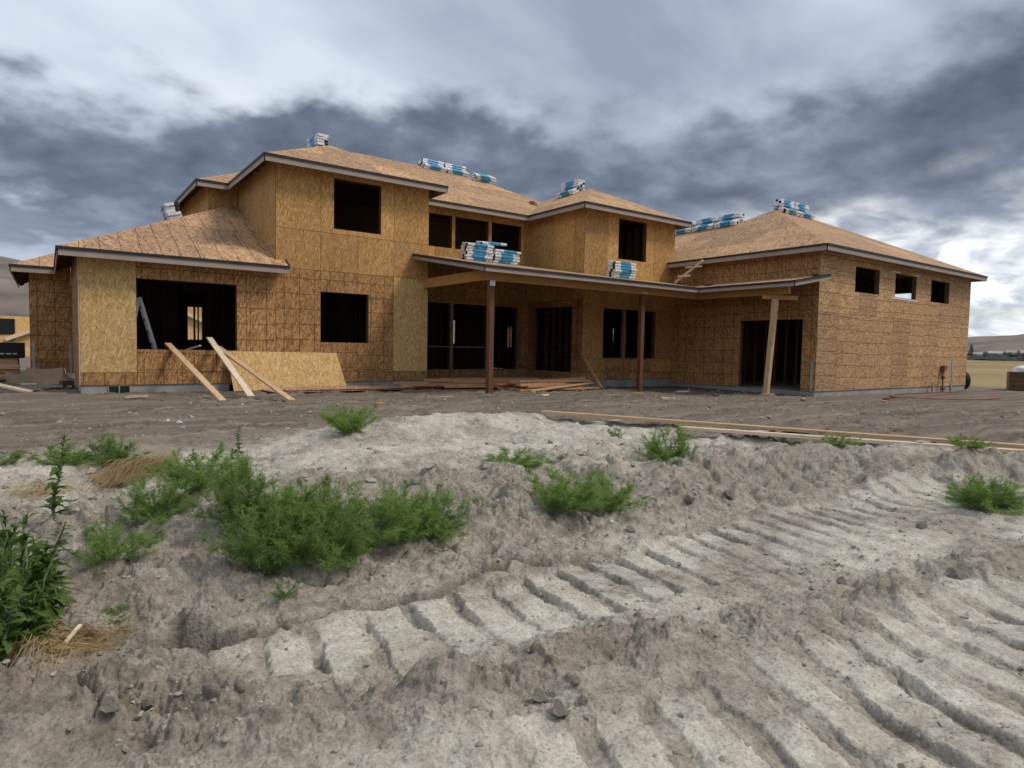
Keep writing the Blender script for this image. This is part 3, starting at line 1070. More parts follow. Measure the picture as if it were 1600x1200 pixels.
# right wing
ZG = .16
wall('x', 14.11, -1, -6.839, -1.223, ZG, 4.72, [(-6.38, -4.16, .10, 2.38)], 'osb_lined', zb=[ZG, 2.9, 4.72])
wall('y', -6.84, -1, 14.097, 25.47, ZG, 4.72, [(16.23, 17.84, 3.33, 4.15), (18.98, 20.6, 3.33, 4.15), (21.81, 23.43, 3.33, 4.15)], 'osb_wing',
     ub=[14.097 + 1.22 * i for i in range(9)] + [25.47], zb=[ZG, 2.6, 4.72])
wall('x', 25.47, 1, -6.839, 1.9, ZG, 4.72, [(-4.78, -3.5, 3.1, 4.02)], 'osb_wing')
wall('y', 1.9, 1, 21.17, 25.469, ZG, 4.72, [(24.40, 25.1, 1.95, 2.10)], 'osb_wing')
wall('x', 21.17, 1, 1.9, 6.6, ZG, 4.72, [], 'osb_wing')
BK = [(18.6, 18.78, 1.75, 2.45), (19.3, 19.55, 1.4, 2.45), (20.55, 20.9, 1.0, 2.5)]
wall('y', 6.6, 1, 14.111, 21.169, ZG, 4.72, BK, 'osb_wing')
# main block: east and back
wall('x', 14.11, 1, -1.208, 11.2, 3.9, UPZ, [], 'osb_plain')
wall('x', 14.11, 1, 6.585, 11.2, ZB, 3.9, [(8.86, 9.02, 1.36, 2.5), (9.08, 9.26, 1.36, 2.5)], 'osb_plain')
wall('y', 11.2, 1, -5.25, 14.109, ZB, 3.3, [(-.32, .22, 1.41, 2.72), (11.66, 11.78, 1.49, 2.69), (11.86, 12.05, 1.49, 2.69)], 'osb_lined')
wall('y', 11.2, 1, -.849, 14.109, 3.3, UPZ, [], 'osb_plain')
for a, b in ((-.10, -.04), (.05, .09)):
    s = MB()
    s.box(a, b, 11.05, 11.18, 1.41, 2.72)
    keep(s.obj('window_mullion', M['framing']))

# floors
fl = MB()
fl.box(-4.15, 4.35, .14, 11.06, .1, .262)
fl.box(4.35, 13.99, 1.94, 11.06, .1, .262)
fl.box(9.78, 13.99, -1.08, 1.94, .1, .262)
keep(fl.obj('floor_slab', M['concrete']))
fl = MB()
fl.box(14.0, 25.34, -6.70, 1.77, .02, .145)
fl.box(14.0, 21.04, 1.77, 6.46, .02, .145)
keep(fl.obj('floor_slab', M['concrete']))
fl = MB()
fl.box(.14, 4.33, .14, 11.06, 3.30, 3.55)
fl.box(4.33, 13.97, 1.94, 11.06, 3.30, 3.55)
fl.box(9.78, 13.97, -1.07, 1.94, 3.30, 3.55)
keep(fl.obj('upper_floor', M['shade_dark_wood']))
fl = MB()
fl.box(.14, 13.97, 1.95, 11.06, 6.13, 6.15)
fl.box(.14, 4.33, .14, 1.95, 6.13, 6.15)
fl.box(9.78, 13.97, -1.07, 1.95, 6.13, 6.15)
fl.box(-4.15, -.01, .14, 11.06, 3.22, 3.24)
fl.box(14.24, 25.34, -6.7, 1.77, 4.6, 4.62)
fl.box(14.24, 21.04, 1.77, 6.46, 4.6, 4.62)
keep(fl.obj('ceiling', M['shade_dark_wood']))


def stud_wall(ax, c, u0, u1, z0, z1, gaps=(), solid=False):
    s = MB()

    def bx(a0, a1, b0, b1):
        if ax == 'y':
            s.box(a0, a1, c, c + .09, b0, b1)
        else:
            s.box(c, c + .09, a0, a1, b0, b1)
    bx(u0, u1, z0, z0 + .04)
    bx(u0, u1, z1 - .08, z1)
    if solid:
        for r in rects_minus(u0, u1, z0 + .05, z1 - .09, list(gaps)):
            bx(r[0], r[1], r[2], r[3])
    else:
        a = u0
        while a < u1 - .04:
            if not any(g[0] - .04 < a < g[1] for g in gaps):
                bx(a, a + .04, z0 + .05, z1 - .09)
            a += .406
    return keep(s.obj('interior_partition', M['shade_dark_wood']))


# rooms behind the openings: stud partitions, some with board already on
stud_wall('y', 5.6, -4.1, 4.3, .27, 3.2, [(-1.45, -.72, .3, 3.1)], True)
stud_wall('y', 4.2, -4.1, 4.3, .27, 3.2, [(-1.9, -.9, 0, 3.2)])
stud_wall('x', .3, .2, 5.5, .27, 3.2, solid=True)
stud_wall('y', 5.5, 4.4, 13.9, .27, 3.28, [(8.15, 9.0, 0, 3), (11.3, 12.3, 0, 3)], False)
stud_wall('y', 8.6, 4.4, 13.9, .27, 3.28, [(9.9, 10.6, .3, 3.1), (12.7, 14.2, .3, 3.1)], True)
stud_wall('y', 4.0, .2, 13.9, 3.56, 6.1, [(10, 11, 0, 1)], True)
stud_wall('x', 16.2, -6.6, 6.4, .15, 4.58, [])
stud_wall('y', .3, 14.3, 21.0, .15, 4.58, [(14.9, 16.6, 0, 9)])
stud_wall('y', -1.0, 16.4, 25.2, .15, 4.58, [(22.0, 23.8, 1.9, 2.2)], True)
stud_wall('x', 20.8, -6.6, -1.1, .15, 2.9, [(-4.4, -3.3, 0, 9)], True)

# concrete footing with its vents
fd = MB()
fd.box(-4.27, 4.46, .012, .2, -.25, ZB - .002)
fd.box(-4.27, -4.1, .2, 5.04, -.25, ZB - .002)
fd.box(-5.24, -4.27, 5.06, 5.25, -.25, ZB - .002)
fd.box(-5.24, -5.06, 5.25, 11.15, -.25, ZB - .002)
fd.box(4.28, 4.46, .2, 1.81, -.25, ZB - .002)
fd.box(4.46, 9.65, 1.812, 1.95, -.25, ZB - .002)
fd.box(9.652, 9.8, -1.19, 1.812, -.25, ZB - .002)
fd.box(9.652, 14.12, -1.198, -1.0, -.25, ZB - .003)
fd.box(-5.0, 14.1, 11.0, 11.19, -.25, ZB - .002)
for a, b in ((-6.83, -6.37), (-4.17, -1.199)):
    fd.box(14.122, 14.3, a, b, -.25, ZG - .002)
fd.box(14.3, 25.46, -6.828, -6.6, -.25, ZG - .002)
fd.box(25.3, 25.46, -6.6, 1.88, -.25, ZG - .002)
keep(fd.obj('footing', M['concrete']))
for (u0, u1, yy) in ((-3.74, -3.33, 0), (-1.15, -.78, 0), (3.95, 4.3, 0)):
    v = MB()
    v.box(u0, u1, yy - .004, yy + .02, .09, .255)
    p = keep(v.obj('vent_opening', M['vent_dark']))
    g = MB()
    g.box(u0 - .02, u0, yy - .012, yy + .015, .07, .262)
    g.box(u1, u1 + .02, yy - .012, yy + .015, .07, .262)
    g.box((u0 + u1) / 2 - .012, (u0 + u1) / 2 + .012, yy - .012, yy - .0045, .07, .262)
    g.box(u0, u1, yy - .011, yy + .015, .256, .264)
    sub(g.obj('vent_frame', M['metal']), p)
# hold-down straps
for x0, x1, y0, y1, z0, z1 in ((-5.215, -5.155, 5.027, 5.036, .28, 1.18), (-4.36, -4.305, 5.027, 5.036, .28, 1.19), (24.02, 24.17, -6.866, -6.856, -.02, 1.32), (14.086, 14.096, -6.77, -6.69, .16, 1.06)):
    s = MB()
    s.box(x0, x1, y0, y1, z0, z1)
    keep(s.obj('hold_down_strap', M['metal']))
# corner seam board of the low wing
s = MB()
s.box(-4.297, -4.282, -.012, .03, .3, 3.2)
keep(s.obj('corner_strip', M['lumber_pale']))
# flashing strips round the middle clerestory window
for a0, a1, z in ((18.75, 19.3, 4.19), (20.35, 20.85, 4.19), (18.7, 20.75, 3.285)):
    s = MB()
    s.box(a0, a1, -6.864, -6.855, z - .018, z + .018)
    keep(s.obj('flashing_strip', M['white']))


# ------------------------------------------------------------------ roofs
def clip_poly(poly, x0, x1, y0, y1):
    def cl(pts, ins, inter):
        outp = []
        for i in range(len(pts)):
            a, b = pts[i - 1], pts[i]
            if ins(b):
                if not ins(a):
                    outp.append(inter(a, b))
                outp.append(b)
            elif ins(a):
                outp.append(inter(a, b))
        return outp

    def ix(c):
        return lambda a, b: (c, a[1] + (b[1] - a[1]) * (c - a[0]) / (b[0] - a[0]))

    def iy(c):
        return lambda a, b: (a[0] + (b[0] - a[0]) * (c - a[1]) / (b[1] - a[1]), c)
    for ins, it in ((lambda p: p[0] >= x0, ix(x0)), (lambda p: p[0] <= x1, ix(x1)), (lambda p: p[1] >= y0, iy(y0)), (lambda p: p[1] <= y1, iy(y1))):
        if not poly:
            return poly
        poly = cl(poly, ins, it)
    return poly


def area(p):
    return .5 * abs(sum(p[i - 1][0] * p[i][1] - p[i][0] * p[i - 1][1] for i in range(len(p))))


def roof_plane(par, poly, zf, d, mat='osb_roof', th=.016):
    """poly in plan, zf(x,y) height of the top face; d = plan direction that runs up the slope.
    laid with individual sheets, long side level, joints staggered"""
    d = Vector((d[0], d[1]))
    e = Vector((-d.y, d.x))
    rise = zf(d.x, d.y) - zf(0, 0)
    k = math.sqrt(1 + rise * rise)
    loc = [((Vector(p).dot(e)), Vector(p).dot(d) * k) for p in poly]
    u0, u1 = min(p[0] for p in loc), max(p[0] for p in loc)
    v0, v1 = min(p[1] for p in loc), max(p[1] for p in loc)
    nrm = Vector((-d.x * rise, -d.y * rise, 1)).normalized()
    row = 0
    v = v0
    while v < v1 - 1e-4:
        u = u0 - (1.22 if row % 2 else 0) - .37
        while u < u1 - 1e-4:
            c = clip_poly(loc, u + GAP / 2, u + 2.44 - GAP / 2, v + GAP / 2, v + 1.22 - GAP / 2)
            u += 2.44
            c2 = []
            for p in c:
                if not c2 or (abs(p[0] - c2[-1][0]) + abs(p[1] - c2[-1][1])) > 1e-4:
                    c2.append(p)
            if len(c2) > 2 and (abs(c2[0][0] - c2[-1][0]) + abs(c2[0][1] - c2[-1][1])) < 1e-4:
                c2.pop()
            if len(c2) < 3 or area(c2) < .01:
                continue
            pr = rnd.uniform(0, .003)

            def w3(p, off):
                xy = e * p[0] + d * (p[1] / k)
                return Vector((xy.x, xy.y, zf(xy.x, xy.y))) + nrm * off
            top = [w3(p, pr) for p in c2]
            bot = [w3(p, -th) for p in c2]
            uv = [(p[0], p[1]) for p in c2]
            s = MB()
            s.face(top, uv)
            s.face(bot[::-1], uv[::-1])
            for i in range(len(top)):
                s.face([top[i - 1], bot[i - 1], bot[i], top[i]], [uv[i - 1], uv[i - 1], uv[i], uv[i]])
            sub(s.obj('osb_sheet', M[mat], merge=True), par)
        v += 1.22
        row += 1


def eave(par, a, b, z, inward, h=.185, za=None, zb_=None, rafters=True, slope=.5, depth=.75):
    """fascia board, dark drip edge above it and rafter tails along one eave, a -> b in plan"""
    a = Vector(a)
    b = Vector(b)
    n = Vector(inward)
    za = z if za is None else za
    zb_ = z if zb_ is None else zb_
    f = MB()

    def strip(mb, o0, o1, t0, t1, ext=0.0):
        dd = (b - a).normalized() * ext
        P = []
        for zz in (t0, t1):
            for (pt, zo, o, sg) in ((a, za, o0, -1), (b, zb_, o0, 1), (b, zb_, o1, 1), (a, za, o1, -1)):
                q = pt + n * o + dd * sg
                P.append((q.x, q.y, zo + zz))
        L = (b - a).length
        mb.hexa(P, uvs=[(0, 0), (L, 0), (L, .02), (0, .02), (0, .2), (L, .2), (L, .22), (0, .22)])
    strip(f, -.0, .022, -h, -.014)
    fo = sub(f.obj('fascia', M['fascia'], merge=True), par)
    g = MB()
    strip(g, -.022, -.003, -.052, .012, .015)
    strip(g, -.003, .085, .0055, .0125)
    sub(g.obj('drip_edge', M['drip'], merge=True), par)


def rafters(mb, poly_edges, slope, z, depth=.55, h=.13):
    for a, b, n in poly_edges:
        a, b, n = Vector(a), Vector(b), Vector(n)
        L = (b - a).length
        t = (b - a).normalized()
        k = int(L / .61)
        for i in range(k + 1):
            at_ = min(.2 + i * .61, L - .2)
            p = a + t * at_
            q0 = p + n * .024
            depth_ = min(depth, max(.1, min(at_, L - at_) - .06))
            q1 = p + n * depth_
            mb.beam((q0.x, q0.y, z + slope * .024 - .02 - h / 2), (q1.x, q1.y, z + slope * depth_ - .02 - h / 2), .038, h)


S = .5
# --- upper roof
ZE = 6.07
rb = MB()
rafters(rb, [((-.39, -.42), (4.87, -.42), (0, 1)), ((-.39, -.42), (-.39, 3.57), (1, 0)), ((4.87, -.42), (4.87, 1.37), (-1, 0)),
             ((4.87, 1.37), (9.24, 1.37), (0, 1)), ((9.24, -1.63), (9.24, 1.37), (1, 0)), ((9.24, -1.63), (14.52, -1.63), (0, 1)),
             ((14.52, -1.63), (14.52, 11.6), (-1, 0)), ((-1.26, 3.57), (-.39, 3.57), (0, 1)), ((-1.26, 3.57), (-1.26, 9.9), (1, 0))], S, ZE)
rg = MB()
rg.beam((4.73, 6.49, 8.5), (9.4, 6.49, 8.5), .04, .2)
roof1 = keep(rg.obj('roof', M['shade_dark_wood']))
sub(rb.obj('rafter_tails', M['shade_dark_wood']), roof1)['kind'] = 'stuff'
roof_plane(roof1, [(-.39, -.42), (4.87, -.42), (2.24, 2.21)], lambda x, y: ZE + S * (y + .42), (0, 1))
roof_plane(roof1, [(-.39, -.42), (2.24, 2.21), (2.24, 4.0), (4.73, 6.49), (-.39, 11.6)], lambda x, y: ZE + S * (x + .39), (1, 0))
roof_plane(roof1, [(4.87, -.42), (4.87, 1.37), (2.24, 4.0), (2.24, 2.21)], lambda x, y: ZE + S * (4.87 - x), (-1, 0))
roof_plane(roof1, [(4.87, 1.37), (9.24, 1.37), (11.88, 4.01), (9.4, 6.49), (4.73, 6.49), (2.24, 4.0)], lambda x, y: ZE + S * (y - 1.37), (0, 1))
roof_plane(roof1, [(9.24, -1.63), (14.52, -1.63), (11.88, 1.01)], lambda x, y: ZE + S * (y + 1.63), (0, 1))
roof_plane(roof1, [(9.24, -1.63), (11.88, 1.01), (11.88, 4.01), (9.24, 1.37)], lambda x, y: ZE + S * (x - 9.24), (1, 0))
roof_plane(roof1, [(14.52, -1.63), (14.52, 11.6), (9.4, 6.49), (11.88, 4.01), (11.88, 1.01)], lambda x, y: ZE + S * (14.52 - x), (-1, 0))
roof_plane(roof1, [(14.52, 11.6), (-.39, 11.6), (4.73, 6.49), (9.4, 6.49)], lambda x, y: ZE + S * (11.6 - y), (0, -1))
roof_plane(roof1, [(-1.26, 3.57), (-.39, 3.57), (2.7, 6.66), (1.9, 6.73)], lambda x, y: ZE + S * (y - 3.57), (0, 1))
roof_plane(roof1, [(-1.26, 3.57), (1.9, 6.73), (-1.26, 9.9)], lambda x, y: ZE + S * (x + 1.26), (1, 0))
roof_plane(roof1, [(-1.26, 9.9), (1.9, 6.73), (2.7, 6.8), (-.39, 9.9)], lambda x, y: ZE + S * (9.9 - y), (0, -1))
for a, b, n in (((-.39, -.42), (4.87, -.42), (0, 1)), ((-.39, 3.57), (-.39, -.42), (1, 0)), ((4.87, -.42), (4.87, 1.37), (-1, 0)),
                ((4.85, 1.37), (9.24, 1.37), (0, 1)), ((9.24, 1.37), (9.24, -1.63), (1, 0)), ((9.24, -1.63), (14.52, -1.63), (0, 1)),
                ((14.52, -1.63), (14.52, 11.6), (-1, 0)), ((-1.26, 3.57), (-.39, 3.57), (0, 1)), ((-1.26, 9.9), (-1.26, 3.57), (1, 0)), ((14.52, 11.6), (-.39, 11.6), (0, -1))):
    eave(roof1, a, b, ZE, n)
# --- low left roof
ZL = 3.3
rb = MB()
rafters(rb, [((-4.68, -.41), (.2, -.41), (0, 1)), ((-4.68, -.41), (-4.68, 4.64), (1, 0)), ((-5.66, 4.64), (-4.68, 4.64), (0, 1)), ((-5.66, 4.64), (-5.66, 11.6), (1, 0))], S, ZL, .5)
rg = MB()
rg.beam((-3, 1.3, 3.98), (-.4, 3.86, 5.27), .04, .2)
roof2 = keep(rg.obj('roof', M['shade_dark_wood']))
sub(rb.obj('rafter_tails', M['shade_dark_wood']), roof2)['kind'] = 'stuff'
roof_plane(roof2, [(-4.68, -.41), (.23, -.41), (.23, -.02), (-.02, -.02), (-.02, 3.96), (-.31, 3.96)], lambda x, y: ZL + S * (y + .41), (0, 1), 'osb_roof_lined')
roof_plane(roof2, [(-4.68, -.41), (-.31, 3.96), (-.87, 3.96), (-.87, 8.45), (-4.68, 4.64)], lambda x, y: ZL + S * (x + 4.68), (1, 0), 'osb_roof_lined')
roof_plane(roof2, [(-5.66, 4.64), (-4.68, 4.64), (-.87, 8.45), (-.87, 9.43)], lambda x, y: ZL + S * (y - 4.64), (0, 1), 'osb_roof_lined')
roof_plane(roof2, [(-5.66, 4.64), (-.87, 9.43), (-.87, 11.6), (-5.66, 11.6)], lambda x, y: ZL + S * (x + 5.66), (1, 0), 'osb_roof_lined')
for a, b, n in (((-4.68, -.41), (.23, -.41), (0, 1)), ((-4.68, 4.64), (-4.68, -.41), (1, 0)), ((-5.66, 4.64), (-4.68, 4.64), (0, 1)), ((-5.66, 11.6), (-5.66, 4.64), (1, 0))):
    eave(roof2, a, b, ZL, n)
s = MB()
s.beam((.24, -.42, 3.31), (.24, -.03, 3.505), .02, .05)
sub(s.obj('drip_edge', M['drip']), roof2)
# --- right wing roof
ZR = 4.55
rb = MB()
rafters(rb, [((13.72, -7.26), (25.87, -7.26), (0, 1)), ((13.72, -7.26), (13.72, -1.25), (1, 0)), ((25.87, -7.26), (25.87, 2.32), (-1, 0))], S, ZR)
rg = MB()
rg.beam((18.51, -2.47, 6.8), (21.08, -2.47, 6.8), .04, .2)
roof3 = keep(rg.obj('roof', M['shade_dark_wood']))
sub(rb.obj('rafter_tails', M['shade_dark_wood']), roof3)['kind'] = 'stuff'
roof_plane(roof3, [(13.72, -7.26), (25.87, -7.26), (21.08, -2.47), (18.51, -2.47)], lambda x, y: ZR + S * (y + 7.26), (0, 1))
roof_plane(roof3, [(13.72, -7.26), (18.51, -2.47), (17.65, -1.61), (17.65, 3.07), (14.14, 6.58), (14.14, -1.23), (13.72, -1.23)], lambda x, y: ZR + S * (x - 13.72), (1, 0))
roof_plane(roof3, [(25.87, -7.26), (25.87, 2.32), (21.08, -2.47)], lambda x, y: ZR + S * (25.87 - x), (-1, 0))
roof_plane(roof3, [(25.87, 2.32), (21.58, 2.32), (17.65, -1.61), (18.51, -2.47), (21.08, -2.47)], lambda x, y: ZR + S * (2.32 - y), (0, -1))
roof_plane(roof3, [(21.58, 2.32), (21.58, 7.0), (17.65, 3.07), (17.65, -1.61)], lambda x, y: ZR + S * (21.58 - x), (-1, 0))
roof_plane(roof3, [(21.58, 7.0), (14.14, 7.0), (14.14, 6.58), (17.65, 3.07)], lambda x, y: ZR + S * (7.0 - y), (0, -1))
for a, b, n in (((13.72, -7.26), (25.87, -7.26), (0, 1)), ((13.72, -1.23), (13.72, -7.26), (1, 0)), ((25.87, -7.26), (25.87, 2.32), (-1, 0)), ((21.58, 7), (14.14, 7), (0, -1)), ((25.87, 2.32), (21.58, 2.32), (0, -1)), ((21.58, 2.32), (21.58, 7), (-1, 0))):
    eave(roof3, a, b, ZR, n)
# --- porch roof: low shed that turns the corner along the right wing
ZP = 3.36
SP = .175
rb = MB()
rafters(rb, [((4.0, -3.9), (12.2, -3.9), (0, 1)), ((12.2, -7.2), (12.2, -3.9), (1, 0))], SP, ZP, 1.6, .10)
rg = MB()
rg.beam((4.52, 1.7, 4.22), (9.6, 1.7, 4.22), .04, .14)
porch = keep(rg.obj('porch_roof', M['shade_dark_wood']))
sub(rb.obj('rafter_tails', M['shade_dark_wood']), porch)['kind'] = 'stuff'
roof_plane(porch, [(3.96, -3.9), (12.2, -3.9), (14.09, -2.01), (14.09, -1.235), (9.615, -1.235), (9.615, 1.775), (4.5, 1.775), (4.5, -.02), (3.96, -.02)], lambda x, y: ZP + SP * (y + 3.9), (0, 1))
roof_plane(porch, [(12.2, -3.9), (12.2, -7.2), (14.05, -7.2), (14.09, -2.01)], lambda x, y: ZP + SP * (x - 12.2), (1, 0))
eave(porch, (3.96, -3.9), (12.2, -3.9), ZP, (0, 1), h=.15)
eave(porch, (12.2, -3.9), (12.2, -7.2), ZP, (1, 0), h=.15)
eave(porch, (3.96, -.02), (3.96, -3.9), ZP, (1, 0), h=.15, za=ZP + SP * 3.88, zb_=ZP)
eave(porch, (12.2, -7.2), (14.07, -7.2), ZP, (0, 1), h=.15, za=ZP, zb_=ZP + SP * 1.87)
for nm, a, b, w, h in (('beam', (4.38, -3.62, 3.19), (4.38, -.015, 3.19), .13, .27), ('beam', (4.30, -3.48, 3.16), (12.75, -3.48, 3.16), .13, .24),
                       ('beam', (12.68, -3.56, 3.16), (12.68, -6.75, 3.16), .13, .24), ('header', (12.34, -6.12, 2.965), (13.35, -6.60, 2.965), .09, .12)):
    s = MB()
    s.beam(a, b, w, h)
    sub(s.obj(nm, M['glulam']), porch)
for nm, a, b, w, mt in (('post', (4.45, -3.46, .02), (4.45, -3.46, 3.06), .14, 'post'), ('post', (10.05, -3.46, 0), (10.05, -3.46, 3.04), .14, 'post'),
                        ('temporary_post', (12.85, -6.02, .09), (12.58, -6.38, 2.91), .14, 'lumber')):
    s = MB()
    s.beam(a, b, w, w, up=(0, 1, 0))
    sub(s.obj(nm, M[mt]), porch)
s = MB()
s.box(4.523, 4.527, -3.50, -3.44, 2.5, 3.16)
s.box(4.37, 4.53, -3.5345, -3.531, 2.9, 3.12)
sub(s.obj('post_strap', M['white']), porch)
s = MB()
s.box(9.92, 10.2, -3.552, -3.546, 3.045, 3.125)
sub(s.obj('post_cap', M['metal']), porch)
s = MB()
s.beam((12.70, -5.95, .05), (13.02, -6.18, .05), .14, .09)
sub(s.obj('post_shoe', M['lumber']), porch)

# ------------------------------------------------------------------ shingle bundles on the roofs
def bundle_mesh(seed):
    rg = random.Random(seed)
    L, W, H = .98, .34, .088
    nx, ny = 10, 3
    me = MB()

    def pt(i, j, top):
        x = (i / nx - .5) * L
        y = (j / ny - .5) * W
        ed = min(i, nx - i, 2) / 2.0
        z = H if top else 0.0
        if top:
            z -= .012 * (1 - ed) + .006 * math.sin(i * 2.1 + seed + j)
        y += .006 * math.sin(i * 1.7 + seed * 3) * (1 if j in (0, ny) else 0)
        return Vector((x, y, z))
    for i in range(nx):
        for j in range(ny):
            for top in (True, False):
                q = [pt(i, j, top), pt(i + 1, j, top), pt(i + 1, j + 1, top), pt(i, j + 1, top)]
                me.face(q if top else q[::-1], None, 0)
    for i in range(nx):
        for j, fl in ((0, False), (ny, True)):
            a, b, c, d = pt(i, j, False), pt(i + 1, j, False), pt(i + 1, j, True), pt(i, j, True)
            bul = Vector((0, (1 if fl else -1) * .012, 0))
            ma, mb_ = (a + d) / 2 + bul, (b + c) / 2 + bul
            for q in ([a, b, mb_, ma], [ma, mb_, c, d]):
                me.face(q[::-1] if fl else q, None, 0)
    for j in range(ny):
        for i, fl in ((0, True), (nx, False)):
            a, b, c, d = pt(i, j, False), pt(i, j + 1, False), pt(i, j + 1, True), pt(i, j, True)
            me.face(([a, b, c, d] if not fl else [d, c, b, a]), None, 1 if rg.random() < .25 else 0)
    return me.mesh('shingle_bundle', [M['wrap'], M['shingle_edge']], merge=True)


BUN = [bundle_mesh(k) for k in range(4)]
ORD = ['bottom', 'second from bottom', 'third from bottom', 'fourth from bottom', 'fifth from bottom', 'sixth from bottom', 'seventh from bottom']
brnd = random.Random(17)


def bundle(mat, label, group):
    o = link('shingle_bundle', BUN[brnd.randrange(4)])
    o.matrix_world = mat
    tag(o, label, 'shingle bundle', group)
    return o


def layer_name(k, n):
    return 'topmost' if k == n - 1 else ORD[k]


def stack(origin, xdir, normal, n, where, group, jitter=.03, tops=None, h=.088):
    """n bundles piled along normal, length along xdir"""
    X = Vector(xdir).normalized()
    Z = Vector(normal).normalized()
    Y = Z.cross(X).normalized()
    X = Y.cross(Z)
    for k in range(n):
        off = X * brnd.uniform(-jitter, jitter) + Y * brnd.uniform(-jitter * .6, jitter * .6)
        rz = Matrix.Rotation(brnd.uniform(-.05, .05), 4, 'Z')
        if brnd.random() < .5:
            rz = rz @ Matrix.Rotation(math.pi, 4, 'Z')
        p = Vector(origin) + off + Z * (k * h + .003)
        m4 = Matrix(((X.x, Y.x, Z.x, p.x), (X.y, Y.y, Z.y, p.y), (X.z, Y.z, Z.z, p.z), (0, 0, 0, 1))) @ rz
        bundle(m4, 'wrapped shingle bundle, %s %s' % (layer_name(k, n), where), group)


# on the porch roof, under the row of upstairs windows
def pz(y):
    return ZP + SP * (y + 3.9) + .004


pn = Vector((0, -SP, 1))
stack((6.18, -.02, pz(-.02)), (1, 0, 0), pn, 6, 'of the left stack under the triple window', 'shingles on the porch roof')
stack((7.22, -.02, pz(-.02)), (1, 0, 0), pn, 5, 'of the right stack under the triple window', 'shingles on the porch roof')
mtop = Matrix.Translation((6.75, .0, pz(0) + 6 * .088 + .03)) @ Matrix.Rotation(-.04, 4, 'Y') @ Matrix.Rotation(math.atan(SP), 4, 'X') @ Matrix.Rotation(.06, 4, 'Z')
bundle(mtop, 'white and blue shingle bundle bridging the two stacks under the triple window', 'shingles on the porch roof')
stack((10.62, -1.95, pz(-1.95)), (1, 0, 0), pn, 6, 'of the single stack below the bay window', 'shingles on the porch roof')


def ridge_stack(c, axis, slope_n1, slope_n2, nlow, ntop, where, group, off=.22, spread=0.0, zlow=0.0):
    """bundles laid over a ridge: one row on either slope, more flat across the top"""
    ax = Vector(axis).normalized()
    for sn, nm in ((slope_n1, 'near'), (slope_n2, 'far')):
        sn = Vector(sn).normalized()
        down = Vector((sn.x, sn.y, 0)).normalized()
        for k in range(nlow):
            base = Vector(c) + down * off - Vector((0, 0, off * .5)) + sn * (.006 + k * .088)
            X = ax
            Z = sn
            Y = Z.cross(X).normalized()
            sh = X * brnd.uniform(-.03, .03)
            p = base + sh
            m4 = Matrix(((X.x, Y.x, Z.x, p.x), (X.y, Y.y, Z.y, p.y), (X.z, Y.z, Z.z, p.z), (0, 0, 0, 1)))
            bundle(m4, 'shingle bundle, %s slope, %s layer %s' % (nm, 'lower' if k == 0 else 'upper', where), group)
    top0 = Vector(c) + Vector((0, 0, zlow))
    stack(top0, ax, (0, 0, 1), ntop, where, group, .015)


NF = (0, -.5, 1)
NB = (0, .5, 1)
NL = (-.5, 0, 1)
NR = (.5, 0, 1)
ridge_stack((8.05, 6.49, 8.62), (1, 0, 0), NF, NB, 2, 2, 'of the left pile on the long main ridge', 'shingles on the main ridge', zlow=.11)
ridge_stack((9.1, 6.49, 8.62), (1, 0, 0), NF, NB, 2, 2, 'of the right pile on the long main ridge', 'shingles on the main ridge', zlow=.11)
stack((10.1, 5.75, 6.07 + .5 * (5.75 - 1.37) + .01), (1, 0, 0), NF, 3, 'of the low stack right of the ridge piles', 'shingles on the main ridge')
ridge_stack((2.24, 3.35, 7.39), (0, 1, 0), NL, NR, 2, 4, 'on the highest hip of the two-storey block', 'shingles on the block ridge', zlow=.16)
ridge_stack((11.88, 2.05, 7.40), (0, 1, 0), NL, NR, 2, 3, 'on the ridge over the upstairs bay', 'shingles on the bay ridge', zlow=.16)
ridge_stack((17.65, -1.05, 6.52), (0, 1, 0), NL, NR, 2, 2, 'nearest the peak on the wing side ridge', 'shingles on the wing side ridge', zlow=.16)
ridge_stack((17.65, .05, 6.52), (0, 1, 0), NL, NR, 2, 2, 'second from the peak on the wing side ridge', 'shingles on the wing side ridge', zlow=.16)
ridge_stack((17.65, 1.15, 6.52), (0, 1, 0), NL, NR, 2, 1, 'farthest from the peak on the wing side ridge', 'shingles on the wing side ridge', zlow=.16)
ridge_stack((19.05, -2.47, 6.95), (1, 0, 0), NF, NB, 2, 3, 'left half of the pile on the wing peak', 'shingles on the wing peak', zlow=.16)
ridge_stack((20.1, -2.47, 6.95), (1, 0, 0), NF, NB, 2, 3, 'right half of the pile on the wing peak', 'shingles on the wing peak', zlow=.16)
stack((-1.95, 3.0, ZL + S * (-1.95 + 4.68) + .01), (0, 1, 0), (-.3, 0, 1), 5, 'of the stack on the low left roof', 'shingles on the low left roof')

# red cap lying behind the bay ridge
s = MB()
N_ = 14
rings = []
for k in range(6):
    a = k / 5 * math.pi / 2
    rings.append([(10.9 + .22 * math.cos(a) * math.cos(2 * math.pi * i / N_), 3.35 + .22 * math.cos(a) * math.sin(2 * math.pi * i / N_), 6.92 + .26 * math.sin(a)) for i in range(N_)])
for k in range(5):
    for i in range(N_):
        j = (i + 1) % N_
        s.face([rings[k][i], rings[k][j], rings[k + 1][j], rings[k + 1][i]])
s.box(10.62, 11.18, 3.07, 3.63, 6.85, 6.92)
tag(s.obj('bucket', M['red_cap'], smooth=False), 'small dark red rounded bucket in the roof valley beside the bay', 'bucket')

# ------------------------------------------------------------------ lumber, boards and sheets
def board(name, a, b, w, t, mat, label, cat='board', group=None, up=(0, 0, 1)):
    s = MB()
    s.beam(a, b, w, t, up)
    return tag(s.obj(name, M[mat]), label, cat, group)


